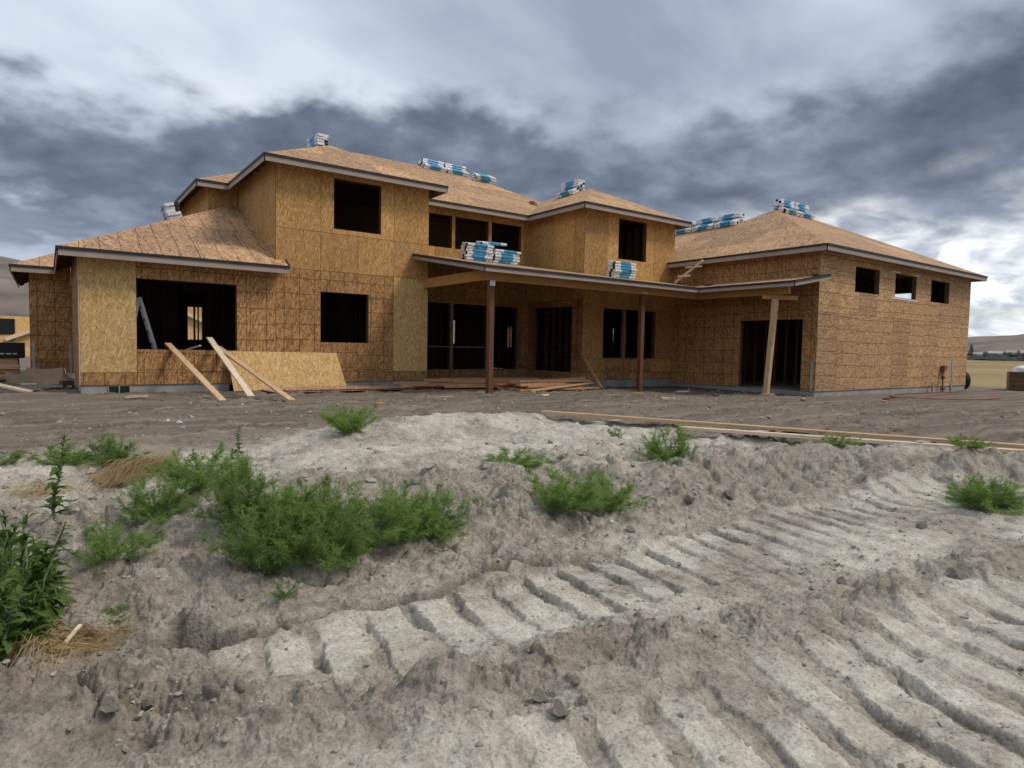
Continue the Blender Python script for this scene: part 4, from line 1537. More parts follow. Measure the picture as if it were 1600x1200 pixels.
# three boards propped on the big window sill
board('board', (-1.95, -3.17, gz(-1.95, -3.17) + .03), (-2.49, .28, 1.26), .14, .038, 'lumber', 'brown board leaning on the big window sill, leftmost of three', group='boards leaning on the window')
board('board', (-1.40, -3.20, gz(-1.4, -3.2) + .03), (-1.55, .30, 1.42), .14, .038, 'lumber_pale', 'pale grey board leaning on the window sill, middle of three', group='boards leaning on the window')
board('board', (-.82, -4.10, gz(-.82, -4.1) + .03), (-1.36, .26, 1.20), .14, .038, 'lumber', 'yellow-brown board leaning on the window sill, rightmost of three', group='boards leaning on the window')
board('board', (-2.25, .9, 1.0), (-1.75, .35, 1.22), .09, .038, 'lumber_pale', 'short pale board end poking up inside the big window')
# OSB sheet leaning on the wall
s = MB()
p0, p1 = Vector((-1.13, -.42, gz(-1.1, -.42) + .01)), Vector((1.80, -.36, gz(1.7, -.36) + .02))
q0, q1 = Vector((-1.22, -.035, 1.09)), Vector((1.62, -.035, 1.085))
nn = Vector((0, -.016, .004))
s.hexa([p0 + nn, p1 + nn, p1, p0, q0 + nn, q1 + nn, q1, q0], uvs=[(0, 0), (2.9, 0), (2.9, 0), (0, 0), (0, 1.15), (2.9, 1.15), (2.9, 1.15), (0, 1.15)])
tag(s.obj('osb_sheet', M['osb_new'], merge=True), 'bright yellow loose OSB sheet leaning against the wall below the windows', 'sheet')
for k in range(2):
    s = MB()
    z0 = gz(1.2, -1.2) + .03 + k * .04
    a = .05 - k * .02
    c_, s_ = math.cos(a), math.sin(a)
    P = []
    for zz in (z0, z0 + .022):
        for (u, v) in ((-1.75, -.55), (1.75, -.55), (1.75, .55), (-1.75, .55)):
            P.append((1.25 + .25 * k + u * c_ - v * s_, -1.05 + u * s_ + v * c_, zz))
    s.hexa(P, uvs=[(p[0], p[1]) for p in P])
    tag(s.obj('red_sheet', M['sheet_red'], merge=True), 'reddish panel flat on the ground in front of the leaning sheet, %s of two' % ('lower' if k == 0 else 'upper'), 'panel', 'red panels on the ground')
s = MB()
s.tube([(2.05, -1.5, gz(2, -1.5) + .1), (2.03, -1.52, gz(2, -1.5) + .3), (2.0, -1.5, gz(2, -1.5) + .42)], .012, 5)
tag(s.obj('rebar_stake', M['pipe'], smooth=True), 'short dark rusty stake standing at the red panels', 'stake')

lr = random.Random(3)
LM = ['lumber_red', 'lumber_red', 'lumber', 'lumber_red']
NTH = ['first', 'second', 'third', 'fourth', 'fifth', 'sixth']
names = ['bottom', 'second', 'third', 'fourth', 'top']
# pile A, left of and behind the dark porch post
for lay in range(4):
    for k in range(6 - lay):
        L = lr.uniform(2.6, 4.6)
        cx = lr.uniform(5.3, 6.1) - (L - 3.5) * .2
        cy = -1.55 + k * .21 + lay * .10 + lr.uniform(-.03, .03)
        rz = R(-9) + lr.uniform(-.03, .03)
        z = gz(cx, cy) + .07 + lay * .068
        dx, dy = math.cos(rz) * L / 2, math.sin(rz) * L / 2
        board('plank', (cx - dx, cy - dy, z), (cx + dx, cy + dy, z + lr.uniform(-.006, .006)), .184, .058, lr.choice(LM),
              'reddish plank, %s from front in %s layer of pile left of porch post' % (NTH[k], names[lay]), 'plank', 'planks left of the porch post')
# pile B, right of the post
for lay in range(4):
    for k in range(5 - lay):
        L = lr.uniform(2.0, 3.3)
        cx = lr.uniform(7.2, 8.1)
        cy = -2.55 + k * .2 + lay * .10 + lr.uniform(-.04, .04)
        rz = lr.uniform(-.12, .12) + .10
        z = gz(cx, cy) + .07 + lay * .068
        dx, dy = math.cos(rz) * L / 2, math.sin(rz) * L / 2
        board('plank', (cx - dx, cy - dy, z), (cx + dx, cy + dy, z), .184, .058, lr.choice(['lumber', 'lumber_red', 'lumber_red', 'lumber']),
              'orange-brown plank, %s from front in %s layer of pile right of porch post' % (NTH[k], names[lay]), 'plank', 'planks right of the porch post')
board('plank', (6.05, -3.1, gz(6, -3.1) + .06), (9.2, -2.2, gz(9.2, -2.2) + .20), .14, .045, 'lumber', 'light brown plank lying askew in front of the right pile', 'plank')
board('plank', (7.0, -1.9, gz(7, -1.9) + .285), (9.4, -1.6, gz(8.5, -1.7) + .29), .14, .04, 'lumber_pale', 'pale plank lying on top of the right pile', 'plank')
board('board', (9.85, -2.0, gz(9.85, -2) + .02), (9.72, -1.26, 1.02), .14, .04, 'lumber_red', 'short brown board leaning against the bay wall corner')
# two long timbers on the bank at the right
board('timber', (2.15, -8.6, gz(2.15, -8.6) + .07), (5.85, -15.15, gz(5.0, -13.9) + .085), .14, .045, 'lumber', 'long brown timber lying on the bank top, farther of two', 'timber', 'long timbers on the bank')
board('timber', (3.0, -10.9, gz(3, -10.9) + .07), (5.6, -15.2, gz(5.0, -14.2) + .06), .14, .045, 'lumber_pale', 'long pale timber lying on the bank top, nearer of two', 'timber', 'long timbers on the bank')
for x_, y_ in ((2.7, -9.6), (3.9, -11.8), (4.9, -13.6)):
    s = MB()
    s.box(x_ - .25, x_ + .35, y_ - .06, y_ + .06, gz(x_, y_) - .03, gz(x_, y_) + .045)
    tag(s.obj('bearer_block', M['lumber_grey']), {2.7: 'grey block under the far end of the long timbers', 3.9: 'grey block under the middle of the long timbers', 4.9: 'grey block under the near end of the long timbers'}[x_], 'block')
# plank ladder with two cleats leaning on the wing eave
lad = empty('plank_ladder', (13.3, -2.55, 3.58))
tag(lad, 'single plank with nailed cleats leaning from porch roof to wing eave', 'ladder')
LV = -Vector((13.3, -2.55, 3.58))
for nm, a, b, w, t_ in (('rail', (13.5, -1.80, 3.77), (13.56, -2.95, 4.46), .09, .04), ('cleat', (13.46, -1.96, 3.985), (13.46, -2.52, 3.97), .04, .06), ('cleat', (13.50, -2.26, 4.275), (13.50, -2.95, 4.26), .04, .06)):
    s = MB()
    s.beam(a, b, w, t_, up=(-1, 0, 0) if nm == 'rail' else (0, 0, 1))
    o = s.obj(nm, M['lumber_pale'], lad)
    o.matrix_parent_inverse = Matrix.Translation(LV)
s = MB()
s.box(13.55, 13.85, -7.1, -6.9, 3.62, 3.66)
tag(s.obj('underlay_offcut', M['drip']), 'black underlay offcut lying at the right end of porch roof', 'offcut')
s = MB()
s.box(13.1, 13.45, -3.6, -3.4, 3.53, 3.57)
tag(s.obj('underlay_offcut', M['drip']), 'black underlay offcut lying by the plank ladder foot', 'offcut')
# step ladder inside the big window
sl = empty('step_ladder', (-2.7, 1.3, .27))
tag(sl, 'metal step ladder standing inside the big front window', 'ladder')
LV = Matrix.Translation(-Vector((-2.7, 1.3, .27)))
for nm, a, b in (('rail', (-2.98, 1.15, 2.40), (-2.42, 1.15, .28)), ('rail', (-2.98, 1.55, 2.40), (-2.42, 1.60, .28)), ('rear_rail', (-3.0, 1.17, 2.38), (-3.35, 1.17, .28)), ('rear_rail', (-3.0, 1.53, 2.38), (-3.35, 1.58, .28))):
    s = MB()
    s.beam(a, b, .07, .03, up=(0, 1, 0))
    s.obj(nm, M['aluminium'], sl).matrix_parent_inverse = LV
for k in range(6):
    f_ = (k + .8) / 7
    x_ = -2.98 + .56 * f_
    z_ = 2.40 - 2.12 * f_
    s = MB()
    s.box(x_ - .04, x_ + .04, 1.15, 1.57, z_ - .015, z_ + .015)
    s.obj('step', M['aluminium'], sl).matrix_parent_inverse = LV

# ------------------------------------------------------------------ right side: pipes, tyre, hose, crate
pg = empty('gas_riser', (22.97, -6.95, -.03))
tag(pg, 'dark red pipe riser with small meter on the right wing wall', 'pipe')
LV = Matrix.Translation(-Vector((22.97, -6.95, -.03)))
s = MB()
s.tube([(22.97, -6.97, -.06), (22.97, -6.97, .36), (22.97, -6.95, .72)], .028, 8)
s.obj('riser', M['pipe'], pg, smooth=True).matrix_parent_inverse = LV
for q in ((22.90, 23.04, -7.03, -6.92, .02, .12), (22.92, 23.02, -7.02, -6.92, .44, .56)):
    s = MB()
    s.box(*q)
    s.obj('valve', M['pipe'], pg).matrix_parent_inverse = LV
s = MB()
s.box(22.97, 23.24, -7.0, -6.88, .78, .96)
s.box(22.97, 23.05, -7.0, -6.9, .70, .78)
s.obj('meter', M['pipe'], pg).matrix_parent_inverse = LV
s = MB()
s.box(22.10, 22.16, -6.99, -6.93, -.06, .34)
tag(s.obj('stake', M['lumber']), 'short yellow wooden stake by the pipe riser', 'stake')


def tyre(loc, rz, r=.40, w=.24):
    t = empty('tyre', loc, rz)
    s = MB()
    n = 28
    prof = [(.58, -.5), (.8, -.5), (.95, -.42), (1, -.2), (1, .2), (.95, .42), (.8, .5), (.58, .5), (.55, .2), (.55, -.2)]
    for i in range(n):
        a0, a1 = 2 * math.pi * i / n, 2 * math.pi * (i + 1) / n
        for j in range(len(prof)):
            p, q = prof[j], prof[(j + 1) % len(prof)]
            s.face([(p[0] * r * math.cos(a0), p[1] * w, r + p[0] * r * math.sin(a0)), (q[0] * r * math.cos(a0), q[1] * w, r + q[0] * r * math.sin(a0)),
                    (q[0] * r * math.cos(a1), q[1] * w, r + q[0] * r * math.sin(a1)), (p[0] * r * math.cos(a1), p[1] * w, r + p[0] * r * math.sin(a1))])
    s.obj('tread', M['rubber'], t, smooth=True, merge=True)
    h = MB()
    for i in range(n):
        a0, a1 = 2 * math.pi * i / n, 2 * math.pi * (i + 1) / n
        rr_ = r * .56
        for yy in (-.05, .05):
            h.face([(0, yy, r), (rr_ * math.cos(a0), yy, r + rr_ * math.sin(a0)), (rr_ * math.cos(a1), yy, r + rr_ * math.sin(a1))])
    h.obj('rim', M['metal'], t)
    return t


tag(tyre((25.95, -6.55, gz(25.9, -6.5) - .02), R(55)), 'black tyre standing just round the right corner of the wing', 'tyre')
hp = [(24.9, -7.05), (24.0, -7.3), (22.4, -7.35), (20.2, -7.25), (18.3, -7.4), (17.0, -7.75), (16.5, -8.2), (16.9, -8.65), (17.6, -9.1), (18.3, -9.5), (19.4, -9.8), (20.6, -9.6)]
s = MB()
pts = []
for i in range(len(hp) - 1):
    for k in range(5):
        f_ = k / 5
        p_m1 = Vector(hp[max(i - 1, 0)])
        pa, pb = Vector(hp[i]), Vector(hp[i + 1])
        pc = Vector(hp[min(i + 2, len(hp) - 1)])
        q = .5 * (2 * pa + (pb - p_m1) * f_ + (2 * p_m1 - 5 * pa + 4 * pb - pc) * f_ ** 2 + (3 * pa - p_m1 - 3 * pb + pc) * f_ ** 3)
        pts.append((q.x, q.y, gz(q.x, q.y) + .02))
s.tube(pts, .022, 6)
tag(s.obj('hose', M['hose'], smooth=True), 'dull red hose looping over the dirt in front of the right wing', 'hose')
cr = empty('wooden_crate', (28.6, -7.85, gz(28.6, -7.85)), R(20))
tag(cr, 'brown slatted wooden crate at the far right edge', 'crate')
for k in range(4):
    s = MB()
    s.box(-.75, .75, -.52, -.49, .02 + k * .19, .19 + k * .19)
    s.obj('slat', M['shade_dark_wood'], cr)
    s = MB()
    s.box(-.78, -.752, -.5, .5, .02 + k * .19, .19 + k * .19)
    s.obj('slat', M['shade_dark_wood'], cr)
s = MB()
s.box(-.74, .75, -.48, .5, .0, .78)
s.obj('body', M['shade_dark_wood'], cr)
s = MB()
for i in range(16):
    for k in range(5):
        def bg_(i_, k_):
            a = 2 * math.pi * i_ / 16
            b = k_ / 5 * math.pi / 2
            w_ = 1 + .12 * math.sin(3 * a + 2 * k_)
            return (28.75 + .5 * w_ * math.cos(b) * math.cos(a), -7.8 + .38 * w_ * math.cos(b) * math.sin(a), gz(28.6, -7.85) + .79 + .26 * math.sin(b))
        s.face([bg_(i, k), bg_(i + 1, k), bg_(i + 1, k + 1), bg_(i, k + 1)])
tag(s.obj('white_sack', M['white'], smooth=True, merge=True), 'white bulging sack lying on the wooden crate', 'sack')

# ------------------------------------------------------------------ left side: debris and stacks
def slab(name, mat, label, cat, c, size, rot, group=None, bend=0.0):
    s = MB()
    nx = 6
    L, W, T = size
    P = []
    for i in range(nx + 1):
        x = (i / nx - .5) * L
        zb_ = bend * (2 * i / nx - 1) ** 2
        P.append([(x, -W / 2, zb_), (x, W / 2, zb_), (x, W / 2, zb_ + T), (x, -W / 2, zb_ + T)])
    for i in range(nx):
        for k in range(4):
            j = (k + 1) % 4
            s.face([P[i][k], P[i + 1][k], P[i + 1][j], P[i][j]], [(i * L / nx, k * .2), ((i + 1) * L / nx, k * .2), ((i + 1) * L / nx, k * .2 + .15), (i * L / nx, k * .2 + .15)])
    s.face(P[0][::-1])
    s.face(P[-1])
    o = link(name, s.mesh(name, M[mat], merge=True), None, c, rot)
    return tag(o, label, cat, group)


slab('cardboard_flap', 'cardboard', 'wide brown cardboard piece leaning up in the scrap heap', 'cardboard', (-4.95, 2.4, .36), (.75, .62, .012), (R(38), 0, R(-6)), bend=.05)
slab('cardboard_flap', 'cardboard', 'brown cardboard piece left of the heap middle', 'cardboard', (-5.42, 2.6, .30), (.6, .5, .012), (R(30), R(6), R(10)), bend=.04)
slab('cardboard_flap', 'cardboard', 'torn brown panel at the back of the scrap heap', 'panel', (-4.75, 3.4, .26), (.5, .4, .015), (R(35), R(-8), R(12)))
slab('paper_scrap', 'lumber_pale', 'small white crumpled paper on the right of the scrap heap', 'paper', (-4.47, 2.1, .42), (.26, .22, .02), (R(40), R(30), R(30)), bend=.06)
slab('board', 'lumber_pale', 'pale plank end slanting down at the far left edge', 'board', (-5.62, .9, .2), (.95, .2, .045), (R(5), R(14), R(-18)))
slab('board', 'lumber_grey', 'grey board flat under the scrap heap', 'board', (-4.95, 1.75, .14), (1.1, .16, .05), (0, 0, R(3)))
slab('board', 'post', 'dark wood block at the right end of the scrap heap', 'block', (-4.5, 1.8, .14), (.24, .2, .16), (0, 0, R(20)))
slab('cardboard_flap', 'cardboard', 'flat cardboard scrap on the dirt before the heap', 'cardboard', (-5.2, 1.2, .13), (.45, .3, .012), (R(4), R(5), R(25)), bend=.02)
slab('paper_scrap', 'white', 'white paper strip on the heap beside the slanting plank', 'paper', (-5.25, 1.9, .22), (.3, .08, .01), (R(8), 0, R(5)))
for lay in range(3):
    for k in range(3):
        board('plank', (-9.5, 5.6 + k * .22, .28 + lay * .11), (-5.52, 5.6 + k * .22 + lr.uniform(-.05, .05), .28 + lay * .11), .19, .09, ['lumber_red', 'lumber_red', 'lumber'][lay],
              '%s plank beside the left wall, %s from front in its course' % (['dark red', 'red-brown', 'orange-brown'][lay], NTH[k]), 'plank', '%s course of the stack left of the house' % ['lower', 'middle', 'upper'][lay])
s = MB()
s.box(-9.6, -5.6, 7.2, 8.4, .1, .72)
tag(s.obj('block_stack', M['lumber']), 'tan stack of timber under the black wrapped pack at left', 'stack')
s = MB()
s.box(-9.7, -5.45, 7.15, 8.5, .722, 1.19)
bp_ = tag(s.obj('wrapped_pack', M['black']), 'black plastic wrapped lumber pack beside the left wall', 'lumber pack')
for x0, x1 in ((-6.02, -5.92), (-5.88, -5.76), (-5.72, -5.62)):
    s = MB()
    s.box(x0, x1, 7.144, 7.149, .84, .87)
    sub(s.obj('print_mark', M['white']), bp_)

# neighbour's house, also bare sheathing
nb = empty('neighbour_house', (0, 42, 0))
tag(nb, 'distant half-built tan house beyond the left wall, under the hill', 'house')
NV = Matrix.Translation(-Vector((0, 42, 0)))


def nbp(mb, name, mat):
    o = mb.obj(name, M[mat], nb)
    o.matrix_parent_inverse = NV
    return o


s = MB()
s.box(-16, -5.7, 40, 48, -.2, 2.9)
nbp(s, 'wall', 'osb_new')
s = MB()
s.box(-7.6, -6.68, 39.95, 39.99, 1.62, 2.72)
nbp(s, 'window', 'black')
s = MB()
s.box(-12, -10, 39.95, 39.99, 1.2, 2.4)
nbp(s, 'window', 'black')
s = MB()
s.face([(-6.7, 39, -.2), (8.7, 39, -.2), (8.7, 39, 1.4), (1.0, 39, 4.7), (-6.7, 39, 1.4)])
nbp(s, 'gable_wall', 'osb_new')
s = MB()
s.face([(-6.7, 47, -.2), (-6.7, 47, 1.4), (1.0, 47, 4.7), (8.7, 47, 1.4), (8.7, 47, -.2)])
nbp(s, 'gable_wall', 'osb_new')
for a, b in (((-7.2, 38.7, 1.28), (1.0, 38.7, 4.86)), ((9.2, 38.7, 1.28), (1.0, 38.7, 4.86))):
    s = MB()
    s.beam(a, b, .06, .26)
    nbp(s, 'fascia', 'lumber_pale')
    s = MB()
    A, B = Vector(a), Vector(b)
    s.face([A + Vector((0, 0, .12)), B + Vector((0, 0, .12)), B + Vector((0, 8.6, .12)), A + Vector((0, 8.6, .12))])
    nbp(s, 'roof', 'osb_roof')
s = MB()
s.box(-1, 12, 48, 56, -.2, 6.2)
nbp(s, 'wall', 'osb_new')

# ------------------------------------------------------------------ far right: trees and small houses in the valley
def far_at(deg, dist):
    return CAM[0] + math.sin(R(deg)) * dist, CAM[1] + math.cos(R(deg)) * dist


fr = random.Random(21)
ww = MB()
for k in range(520):
    dg = fr.uniform(64, 88)
    ds = fr.uniform(470, 640)
    x_, y_ = far_at(dg, ds)
    z_ = float(hill_z(np.array([R(dg)]), np.array([(ds - 430) / 1000]))[0]) - .8
    r_ = fr.uniform(3.0, 6.0)
    hh_ = fr.uniform(1.8, 4.2)
    n_ = 6
    ang = fr.random() * 6
    ring0 = [(x_ + r_ * .8 * math.cos(ang + i), y_ + r_ * .8 * math.sin(ang + i), z_) for i in [2 * math.pi * q / n_ for q in range(n_)]]
    ring1 = [(x_ + r_ * fr.uniform(.7, 1.1) * math.cos(ang + i), y_ + r_ * fr.uniform(.7, 1.1) * math.sin(ang + i), z_ + hh_ * .6) for i in [2 * math.pi * q / n_ for q in range(n_)]]
    tp = (x_ + fr.uniform(-1, 1), y_, z_ + hh_)
    for i in range(n_):
        j = (i + 1) % n_
        ww.face([ring0[i], ring0[j], ring1[j], ring1[i]])
        ww.face([ring1[i], ring1[j], tp])
M['far_trees'] = mottled('far_trees', (.018, .022, .018), (.045, .045, .032), .3, .9, bump=0)
wo = ww.obj('far_woodland', M['far_trees'])
wo['kind'] = 'stuff'
for k, (dg, ds, w_, lab) in enumerate(((70.3, 590, 9, 'tiny white house farthest left in the valley'), (71.3, 585, 7, 'tiny white house by the dark poplar in the valley'), (72.4, 600, 8, 'tiny white house in the middle of the valley row'),
                                       (73.3, 610, 6, 'tiny pale house right of the middle of the valley'), (74.2, 595, 8, 'tiny white house at the right picture edge in the valley'))):
    x_, y_ = far_at(dg, ds)
    hs = empty('far_house', (x_, y_, float(hill_z(np.array([R(dg)]), np.array([(ds - 430) / 1000]))[0]) - .5), R(-dg))
    tag(hs, lab, 'house', 'houses in the valley')
    s = MB()
    s.box(-w_ / 2, w_ / 2, -3, 3, 0, 2.9)
    s.obj('wall', M['white'], hs)
    s = MB()
    a, b = w_ / 2 + .4, 3.4
    s.face([(-a, -b, 2.8), (a, -b, 2.8), (a, 0, 4.5), (-a, 0, 4.5)])
    s.face([(a, b, 2.8), (-a, b, 2.8), (-a, 0, 4.5), (a, 0, 4.5)])
    s.face([(-a, b, 2.8), (-a, -b, 2.8), (-a, 0, 4.5)])
    s.face([(a, -b, 2.8), (a, b, 2.8), (a, 0, 4.5)])
    s.obj('roof', M['lumber_grey'], hs)
x_, y_ = far_at(71.0, 560)
tr = empty('poplar_tree', (x_, y_, float(hill_z(np.array([R(71.0)]), np.array([.13]))[0]) - .5))
tag(tr, 'single dark upright poplar among the valley houses', 'tree')
s = MB()
s.tube([(0, 0, 0), (0, 0, 3), (.1, 0, 7)], [.3, .22, .08], 6)
s.obj('trunk', M['post'], tr)
s = MB()
for k in range(900):
    t_ = fr.random()
    z_ = 1.2 + 9 * t_
    rr_ = 1.5 * math.sin(math.pi * (.12 + .85 * t_)) * math.sqrt(fr.random())
    a_ = fr.random() * 6.283
    c_ = Vector((rr_ * math.cos(a_), rr_ * math.sin(a_), z_))
    v1 = Vector((fr.uniform(-1, 1), fr.uniform(-1, 1), fr.uniform(-.5, 1))).normalized() * .35
    v2 = Vector((fr.uniform(-1, 1), fr.uniform(-1, 1), fr.uniform(-1, 1))).normalized() * .25
    s.face([c_ - v1, c_ + v2, c_ + v1])
s.obj('crown', M['far_trees'], tr)

# lumber offcuts left lying about the pad
orn = random.Random(44)
for x_, y_, L_, mt, lab in ((2.6, -4.3, .45, 'lumber', 'short lumber offcut lying alone before the left porch post'), (5.4, -4.6, .3, 'lumber_pale', 'pale offcut right of the dark porch post foot'),
                            (7.4, -4.9, .5, 'lumber_grey', 'grey offcut in front of the right plank pile'), (9.0, -4.4, .35, 'lumber', 'brown offcut left of the second porch post'),
                            (11.2, -4.2, .4, 'lumber_pale', 'pale offcut between the second post and the temporary post'), (12.2, -7.6, .55, 'lumber_grey', 'grey offcut in front of the temporary post'),
                            (15.6, -8.3, .4, 'post', 'dark offcut beside the hose loop'), (.6, -5.2, .3, 'lumber_red', 'red-brown offcut right of the leaning boards'),
                            (-3.4, -2.2, .4, 'lumber_pale', 'pale offcut in front of the left foundation vent'), (10.6, -5.9, .3, 'post', 'dark offcut on the dirt below the porch corner'),
                            (8.1, -6.3, .35, 'lumber_pale', 'pale offcut nearest the long timbers'), (13.4, -9.2, .3, 'lumber_red', 'red-brown offcut out on the dirt at right')):
    a_ = orn.uniform(-.6, .6)
    z_ = gz(x_, y_) + .025
    board('offcut', (x_ - math.cos(a_) * L_ / 2, y_ - math.sin(a_) * L_ / 2, z_), (x_ + math.cos(a_) * L_ / 2, y_ + math.sin(a_) * L_ / 2, z_ + orn.uniform(0, .03)), .09, .038, mt, lab, 'offcut', 'offcuts on the pad')

# ------------------------------------------------------------------ weeds
def weed_meshes(seed, nst, H, spread, nbr, nlf, ll=.042, lw=.0016):
    """bushy feathery weed: stems fan out from the root and branch; every twig carries needle leaves"""
    rg = np.random.RandomState(seed)
    st = MB()
    V = []
    F = []

    def leaf(p, d, L, w):
        d = d / (np.linalg.norm(d) + 1e-9)
        sd_ = np.cross(d, rg.randn(3))
        sd_ = sd_ / (np.linalg.norm(sd_) + 1e-9) * w
        b = len(V)
        bend = np.array([0, 0, -.15 * L]) + rg.randn(3) * L * .08
        V.extend([p - sd_ * .6, p + sd_ * .6, p + d * L * .55 + sd_, p + d * L * .55 - sd_, p + d * L + bend])
        F.append((b, b + 1, b + 2, b + 3))
        F.append((b + 3, b + 2, b + 4))
    for i in range(nst):
        az = rg.rand() * 6.283
        tilt = spread * math.sqrt(rg.rand())
        L = H * rg.uniform(.65, 1.08) * (1 - .12 * tilt)
        d = np.array([math.cos(az) * math.sin(tilt), math.sin(az) * math.sin(tilt), math.cos(tilt)])
        p = np.array([rg.randn() * .03, rg.randn() * .03, -.02])
        pts = [p.copy()]
        n = 7
        dirs = []
        for k in range(n):
            d = d + np.array([0, 0, .05]) + rg.randn(3) * .07
            d = d / np.linalg.norm(d)
            p = p + d * L / n
            pts.append(p.copy())
            dirs.append(d.copy())
        st.tube([tuple(q) for q in pts], [.0042 * (1 - .8 * k / n) for k in range(n + 1)], 3)
        for b in range(nbr):
            t = rg.uniform(.12, 1.0) ** .8
            k = min(int(t * n), n - 1)
            q = pts[k] + (pts[k + 1] - pts[k]) * (t * n - k)
            bd = dirs[k] * .9 + rg.randn(3) * .55
            bd[2] = abs(bd[2]) * .6 + .25
            bd = bd / np.linalg.norm(bd)
            BL = L * rg.uniform(.12, .36) * (1.15 - .55 * t)
            e = q + bd * BL
            if rg.rand() < .5:
                st.tube([tuple(q), tuple(e)], [.0018, .0008], 3)
            for l in range(nlf):
                f = (l + rg.rand()) / nlf
                lp = q + (e - q) * f
                ld = bd * .7 + rg.randn(3) * .6 + np.array([0, 0, .15])
                leaf(lp, ld, ll * rg.uniform(.6, 1.25), lw * rg.uniform(.7, 1.2))
    me = bpy.data.meshes.new('foliage')
    me.from_pydata([tuple(v) for v in V], [], F)
    me.materials.append(M['weed'])
    me.update()
    return st.mesh('stems', M['weed_stem']), me


PROTO = [weed_meshes(1, 38, .50, 1.1, 20, 15), weed_meshes(2, 34, .46, 1.25, 19, 15), weed_meshes(3, 28, .38, 1.4, 17, 14), weed_meshes(4, 14, .22, 1.3, 10, 9, .028)]
prng = random.Random(8)


def weed(kind, x, y, sx, sz, label, group):
    z = gz(x, y) - .01
    r = empty('weed', (x, y, z), prng.uniform(0, 6.28))
    sx = sx * 1.0
    r.scale = (sx, sx, sz)
    tag(r, label, 'weed', group)
    link('stem', PROTO[kind][0], r)
    link('foliage', PROTO[kind][1], r)['kind'] = 'stuff'
    return r


BIG = 'feathery weeds on the bank'
for a in ((0, -3.68, -13.05, 1.08, 1.0, 'tall feathery green weed, left one of the big clump in the picture middle'),
          (1, -3.32, -13.12, 1.12, .95, 'feathery green weed at the front of the big clump'),
          (0, -3.42, -12.62, 1.1, 1.08, 'tallest feathery green weed at the back of the big clump'),
          (1, -3.78, -12.60, .95, 1.0, 'feathery green weed at the back left of the big clump'),
          (2, -3.02, -12.90, 1.0, .95, 'feathery green weed on the right flank of the big clump'),
          (1, -2.75, -13.02, 1.0, .85, 'low feathery weed right of the big clump'),
          (1, -2.40, -12.92, 1.1, .95, 'spreading feathery weed ending the clump on its right'),
          (0, -3.92, -11.85, .95, .8, 'dense dark green weed behind the grey lump at left'),
          (1, -3.55, -11.5, .95, .8, 'dark green weed between the straw tuft and the big clump'),
          (1, -4.25, -12.15, .9, .75, 'dark feathery weed in the hollow left of the grey lump'),
          (2, -4.58, -12.55, 1.0, .8, 'low dark weed in the hollow beside the tall leafy stalk'),
          (0, -1.05, -12.95, 1.25, .9, 'feathery green weed on the bank edge right of centre, left half'),
          (1, -.55, -12.95, 1.3, .85, 'feathery green weed on the bank edge right of centre, right half'),
          (1, 1.15, -12.3, 1.2, 1.05, 'bushy green weed in front of the long timbers'),
          (0, -1.6, -9.25, 1.25, .9, 'round green weed at the edge of the house pad'),
          (2, -.55, -11.5, 1.3, .6, 'low sparse green weed on the pale plateau'),
          (3, .0, -11.6, 1.3, .7, 'small low weed right of the sparse plateau weed'),
          (1, -4.35, -9.45, 1.0, .75, 'wide green weed patch before the house pad at left, right half'),
          (2, -4.75, -9.3, 1.1, .7, 'wide green weed patch before the house pad at left, left half'),
          (2, -5.25, -9.2, 1.1, .45, 'low weed strip at the left picture edge'),
          (1, 2.85, -15.0, 1.35, .8, 'yellow-green weed at the foot of the bank at right edge'),
          (2, 3.2, -14.9, 1.4, .75, 'darker weed at the extreme right foot of the bank'),
          (3, 1.9, -10.7, 1.2, .9, 'small weed by the far end of the timbers'),
          (2, 3.5, -13.15, .9, .5, 'low grass-green weed in front of the timbers right of centre'),
          (2, 4.45, -14.25, .9, .5, 'low weed tuft in front of the timbers near the right edge'),
          (3, -3.75, -13.55, .7, .55, 'tiny weed on the slope under the big clump'),
          (3, -1.75, -12.6, .8, .6, 'small dark weed between the two feathery clumps'),
          (3, -2.1, -11.9, .9, .5, 'small weed above the right end of the big clump'),
          (3, -4.55, -13.15, .8, .5, 'small weed beside the deep hole at left'),
          (1, -3.55, -12.85, 1.12, 1.1, 'feathery green weed in the heart of the big clump'),
          (0, -3.15, -12.70, .95, .95, 'feathery green weed behind the right flank of the big clump'),
          (2, -2.6, -12.7, 1.0, .9, 'feathery weed behind the low ones right of the clump'),
          (3, -.1, -15.0, .35, .25, 'tiny green sprout on the tracked ground at right'),
          (3, -1.6, -14.75, .3, .3, 'tiny green sprout between the tracks')):
    weed(*a, BIG)


# broad-leaved stalks
def leaf_mesh(L, W, curl, seed, wavy=.12):
    rg = random.Random(seed)
    s = MB()
    n = 9
    rows = []
    for i in range(n + 1):
        t = i / n
        w = W * (math.sin(math.pi * min(1, t * .92 + .06)) ** .75) * (1 + wavy * math.sin(i * 2.3 + seed))
        if t > .95:
            w *= .25
        x = L * t * (1 - .12 * t)
        z = L * (.38 * t - curl * t * t)
        tw = .25 * math.sin(i * 1.4 + seed)
        rows.append([(x, -w / 2, z + .22 * w + tw * w * .3), (x, 0, z), (x, w / 2, z + .22 * w - tw * w * .3)])
    for i in range(n):
        for k in range(2):
            s.face([rows[i][k], rows[i + 1][k], rows[i + 1][k + 1], rows[i][k + 1]])
    return s.mesh('leaf', M['broad'], smooth=True, merge=True)


LEAF = [leaf_mesh(.16, .042, .65, 1, .25), leaf_mesh(.12, .052, .85, 2, .3), leaf_mesh(.10, .026, .40, 3, .2), leaf_mesh(.17, .020, .75, 4, .2)]


